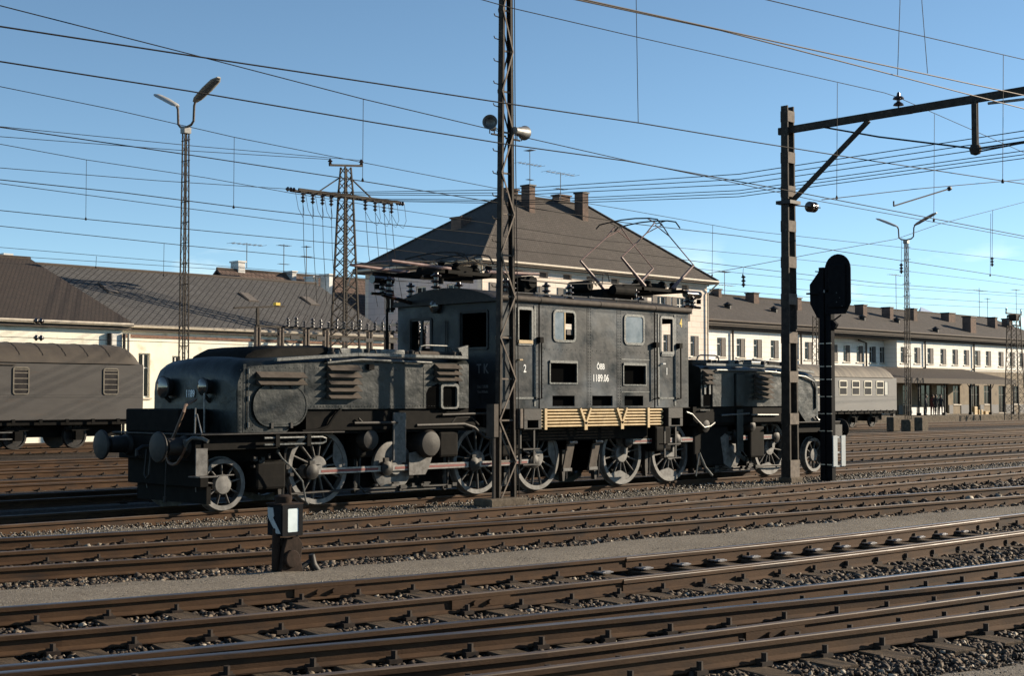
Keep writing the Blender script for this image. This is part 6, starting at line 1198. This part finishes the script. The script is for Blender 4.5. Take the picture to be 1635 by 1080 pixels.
# ------------------------------------------------------------------ overhead wires: each runs along the tracks, so it keeps its own distance
WG = 'overhead wires along the tracks'
def plane_y(px, py, z):
    d = RT * ((px - CX) / F_PX) - UP * ((py - CY) / F_PX) + FW; return CAM.y + d.y * (z - CAM.z) / d.z
WN = [0]
def wire(label, pts, z, r=.012, m='wire', drops=(), ins=(), ext=.5):
    """pts: pixels along the wire; z: its height above the rails at the middle point, which fixes its plane"""
    mid = pts[len(pts) // 2]; Y = plane_y(*mid, z); P = [at(x, y, Y=Y) for x, y in pts]
    if ext: P = [P[0] + (P[0] - P[1]).normalized() * (P[-1] - P[0]).length * ext] + P + [P[-1] + (P[-1] - P[-2]).normalized() * (P[-1] - P[0]).length * ext]
    t = MB().tube(P, r * .72 * max(1.0, (P[len(P) // 2] - CAM).length / 45), 5).build('overhead_wire', M[m]); tag(t, label, 'wire', WG); WN[0] += 1
    for (x, y0, y1) in drops:
        a, b = at(x, y0, Y=Y), at(x - 1, y1, Y=Y); MB().tube([a, b], .006 * max(1, (a - CAM).length / 40), 4).lathe([(.02, -.03), (.03, 0), (.01, .05)], b, (0, 0, 1), 6).build('dropper', M['wire'], t)
    for (x, y, h, rr) in ins:
        c = at(x, y, Y=Y); i_ = MB(); insulator(i_, c, -h if h < 0 else h, rr, (0, 0, -1), 3, 10); i_.build('wire_insulator', M['porc'], t, smooth=True)
    return t, Y
wire('topmost wire at the upper left, crossing the one below it near the left lamp', [(17, 13), (307, 87), (580, 158), (841, 220), (1000, 256), (1160, 289), (1307, 321), (1629, 380)], 7.6, .014, drops=((580, 158, 288),))
wire('wire from the upper left edge that passes over the house roof to the right post', [(0, 42), (307, 89), (600, 133), (815, 166), (1019, 196), (1180, 223), (1400, 258), (1630, 293)], 6.0, .013)
wire('contact wire crossing just above the left lamp head', [(0, 98), (300, 145), (600, 196), (820, 232), (1000, 257), (1241, 301), (1629, 376)], 6.0, .014)
wire('messenger wire passing the left lamp arm with a long dropper to its right', [(0, 138), (187, 176), (374, 219), (582, 260), (793, 301), (1000, 335), (1180, 367), (1410, 392), (1630, 417)], 7.7, .012, drops=((374, 219, 331), (1138, 360, 440)))
wire('contact wire crossing the left mast below its arm and passing behind the raised pantograph', [(0, 203), (300, 247), (577, 289), (815, 327), (1000, 356), (1180, 377), (1430, 415), (1630, 446)], 6.0, .013, drops=((1582, 341, 440),))
wire('messenger wire low over the warehouse at left with a dropper near the edge', [(0, 230), (137, 255), (330, 284), (463, 308), (650, 337), (950, 383), (1180, 405), (1380, 425), (1630, 455)], 7.6, .012, drops=((138, 255, 350),))
wire('contact wire met by the foot of the long dropper right of the left lamp', [(0, 287), (200, 308), (372, 330), (600, 356), (760, 372), (950, 396), (1130, 420), (1400, 452), (1635, 470)], 6.0, .013)
wire('thin wire just under the contact wire left of the pylon', [(0, 293), (300, 333), (600, 372), (790, 396), (1000, 418), (1180, 436), (1400, 458), (1635, 474)], 6.6, .011)
wire('contact wire met by the dropper at the far left', [(0, 336), (137, 350), (370, 373), (600, 395), (800, 420), (1000, 440), (1400, 472), (1635, 486)], 6.0, .013)
wire('thin wire above the warehouse ridge, upper of the pair, reaching the station roof', [(0, 361), (304, 393), (560, 418), (800, 440), (1000, 452), (1130, 462), (1400, 483), (1635, 494)], 7.0, .011, drops=((262, 389, 440),))
wire('faint wire above the slate roof with a short dropper', [(0, 395), (154, 408), (330, 423), (500, 437)], 7.0, .010, drops=((154, 409, 427),))
wire('lowest wire skimming the slate ridge', [(0, 408), (330, 429), (500, 440)], 6.0, .010)
wire('bright contact wire at the top right, upper of two', [(955, 4), (1300, 80), (1629, 151), (1700, 166)], 6.3, .012, 'wirelit', ext=1.6)
wire('bright contact wire at the top right, lower of two', [(962, 8), (1150, 48), (1432, 121), (1629, 172), (1700, 190)], 6.2, .012, 'wirelit', ext=1.6)
wire('messenger wire carried by the insulator on the long arm', [(560, -60), (815, 12), (1000, 55), (1200, 100), (1412, 148)], 8.3, .011, drops=((1337, 132, 316),), ext=0)
wire('continuing messenger wire falling right from the arm insulator', [(1412, 148), (1433, 155), (1629, 241), (1700, 272)], 8.3, .011, drops=((1492, 182, 352),), ext=0)
wire('high wire crossing the top right corner with a long dropper', [(1240, 3), (1440, 50), (1601, 87), (1700, 110)], 8.2, .011, drops=((1602, 87, 290),), ext=1.6)
wire('short steep hanger wire from above the frame at the top right', [(1436, -60), (1437, 3), (1433, 120)], 7.2, .007, ext=0)
wire('second steep hanger wire at the top right', [(1470, -60), (1472, 4), (1481, 117)], 7.2, .007, ext=0)
wire('thin hanger wire right of the mast at the top centre', [(1015, -60), (1016, 15), (1019, 196)], 7.2, .007, ext=0)
wire('wire rising right from the strain insulator on the post', [(1312, 319), (1460, 302), (1608, 289), (1700, 280)], 6.5, .011, ext=0)
# cross-span rising to the right and the feeders from the pylon, running toward the camera
def span(label, X, pts, r=.016, grp='feeder wires leaving the pylon crossarm', m='wire', ins=()):
    P = [at(x, y, X=X) if isinstance(x, (int, float)) and y is not None else x for x, y in pts]
    t = MB().tube(P, r, 5).build('overhead_wire', M[m]); tag(t, label, 'wire', grp); return t
rise = [(208, 323), (218, 326), (228, 329), (240, 330), (246, 331), (252, 333)]
for k, (yr_, yl) in enumerate(rise):
    X = TX + IX[k + 1] * 1.0; p0 = Vector((X, TY, 12.88)); p1 = at(1640, yr_, X=X); pm = at(1180, 278 + (yr_ - 208) * .82, X=X)
    p2 = p1 + (p1 - pm).normalized() * 8; pa = p0.lerp(pm, .5) - Vector((0, 0, .25))
    t = MB().tube([p0, pa, pm, pm.lerp(p1, .5), p1, p2], .017, 5).build('overhead_wire', M['wire'])
    tag(t, 'feeder wire from the pylon rising to the upper right, ' + ['highest of six', 'second highest of six', 'third of six from the top', 'fourth of six from the top', 'fifth of six from the top', 'lowest of six'][k], 'wire', 'feeder wires leaving the pylon crossarm')
t, Yc = wire('cross-span wire rising right past the twin lamp, hung with three insulators', [(1130, 437), (1180, 428), (1300, 405), (1430, 382), (1499, 358), (1630, 324), (1700, 306)], 7.6, .012, drops=((1187, 428, 440), (1440, 380, 422), (1585, 336, 412)), ins=((1187, 440, .36, .075), (1439, 421, .36, .075), (1584, 411, .36, .075)), ext=0)
for k, (y0, y1, lb) in enumerate(((202, 264, 'faint pylon wire at left reaching the top of the pylon'), (218, 268, 'faint pylon wire at left, second from the pylon top'), (268, 307, 'faint pylon wire at left ending at the crossarm insulator'))):
    P0 = at(0, y0, Y=TY); P1 = Vector((TX + (1.085 if k == 0 else -1.085 if k == 1 else -4.0), TY, 15.0 if k == 0 else 14.8 if k == 1 else 12.89))
    t = MB().tube([P0 + (P0 - P1) * .6, P0, P0.lerp(P1, .5) - Vector((0, 0, .06)), P1], .016, 5).build('overhead_wire', M['wire']); tag(t, lb, 'wire', 'pylon wires at the left')
# registration arm hanging between the wires at the right
Ys = -3.3
s_ = MB(); a, b = at(1427, 329, Y=Ys), at(1514, 302, Y=Ys); s_.tube([a, b], .02, 6); s_.tube([a, a + Vector((0, 0, .12))], .02, 6); s_.lathe([(.03, 0), (.06, .04), (.05, .12), (.02, .16)], b, (b - a), 8)
s_.build('steady_arm', M['iron'], label='short steel steady arm hanging among the wires above the right lamps', cat='steady arm')
for px, py, lb in ((62, 540, 'pair of dark strain insulators on the lower wire before the goods office'), (62, 513, 'pair of dark strain insulators on the gutter-level wire before the goods office')):
    Y = 30.5; c = at(px, py, Y=Y); i_ = MB(); insulator(i_, c - Vector((.2, 0, 0)), .40, .12, (1, 0, 0), 2, 12); i_.tube([c - Vector((14, 0, -.02)), c, c + Vector((20, 0, -.02))], .012, 5)
    i_.build('strain_insulator', M['porc'], label=lb, cat='insulator', group='insulators before the goods office', smooth=True)
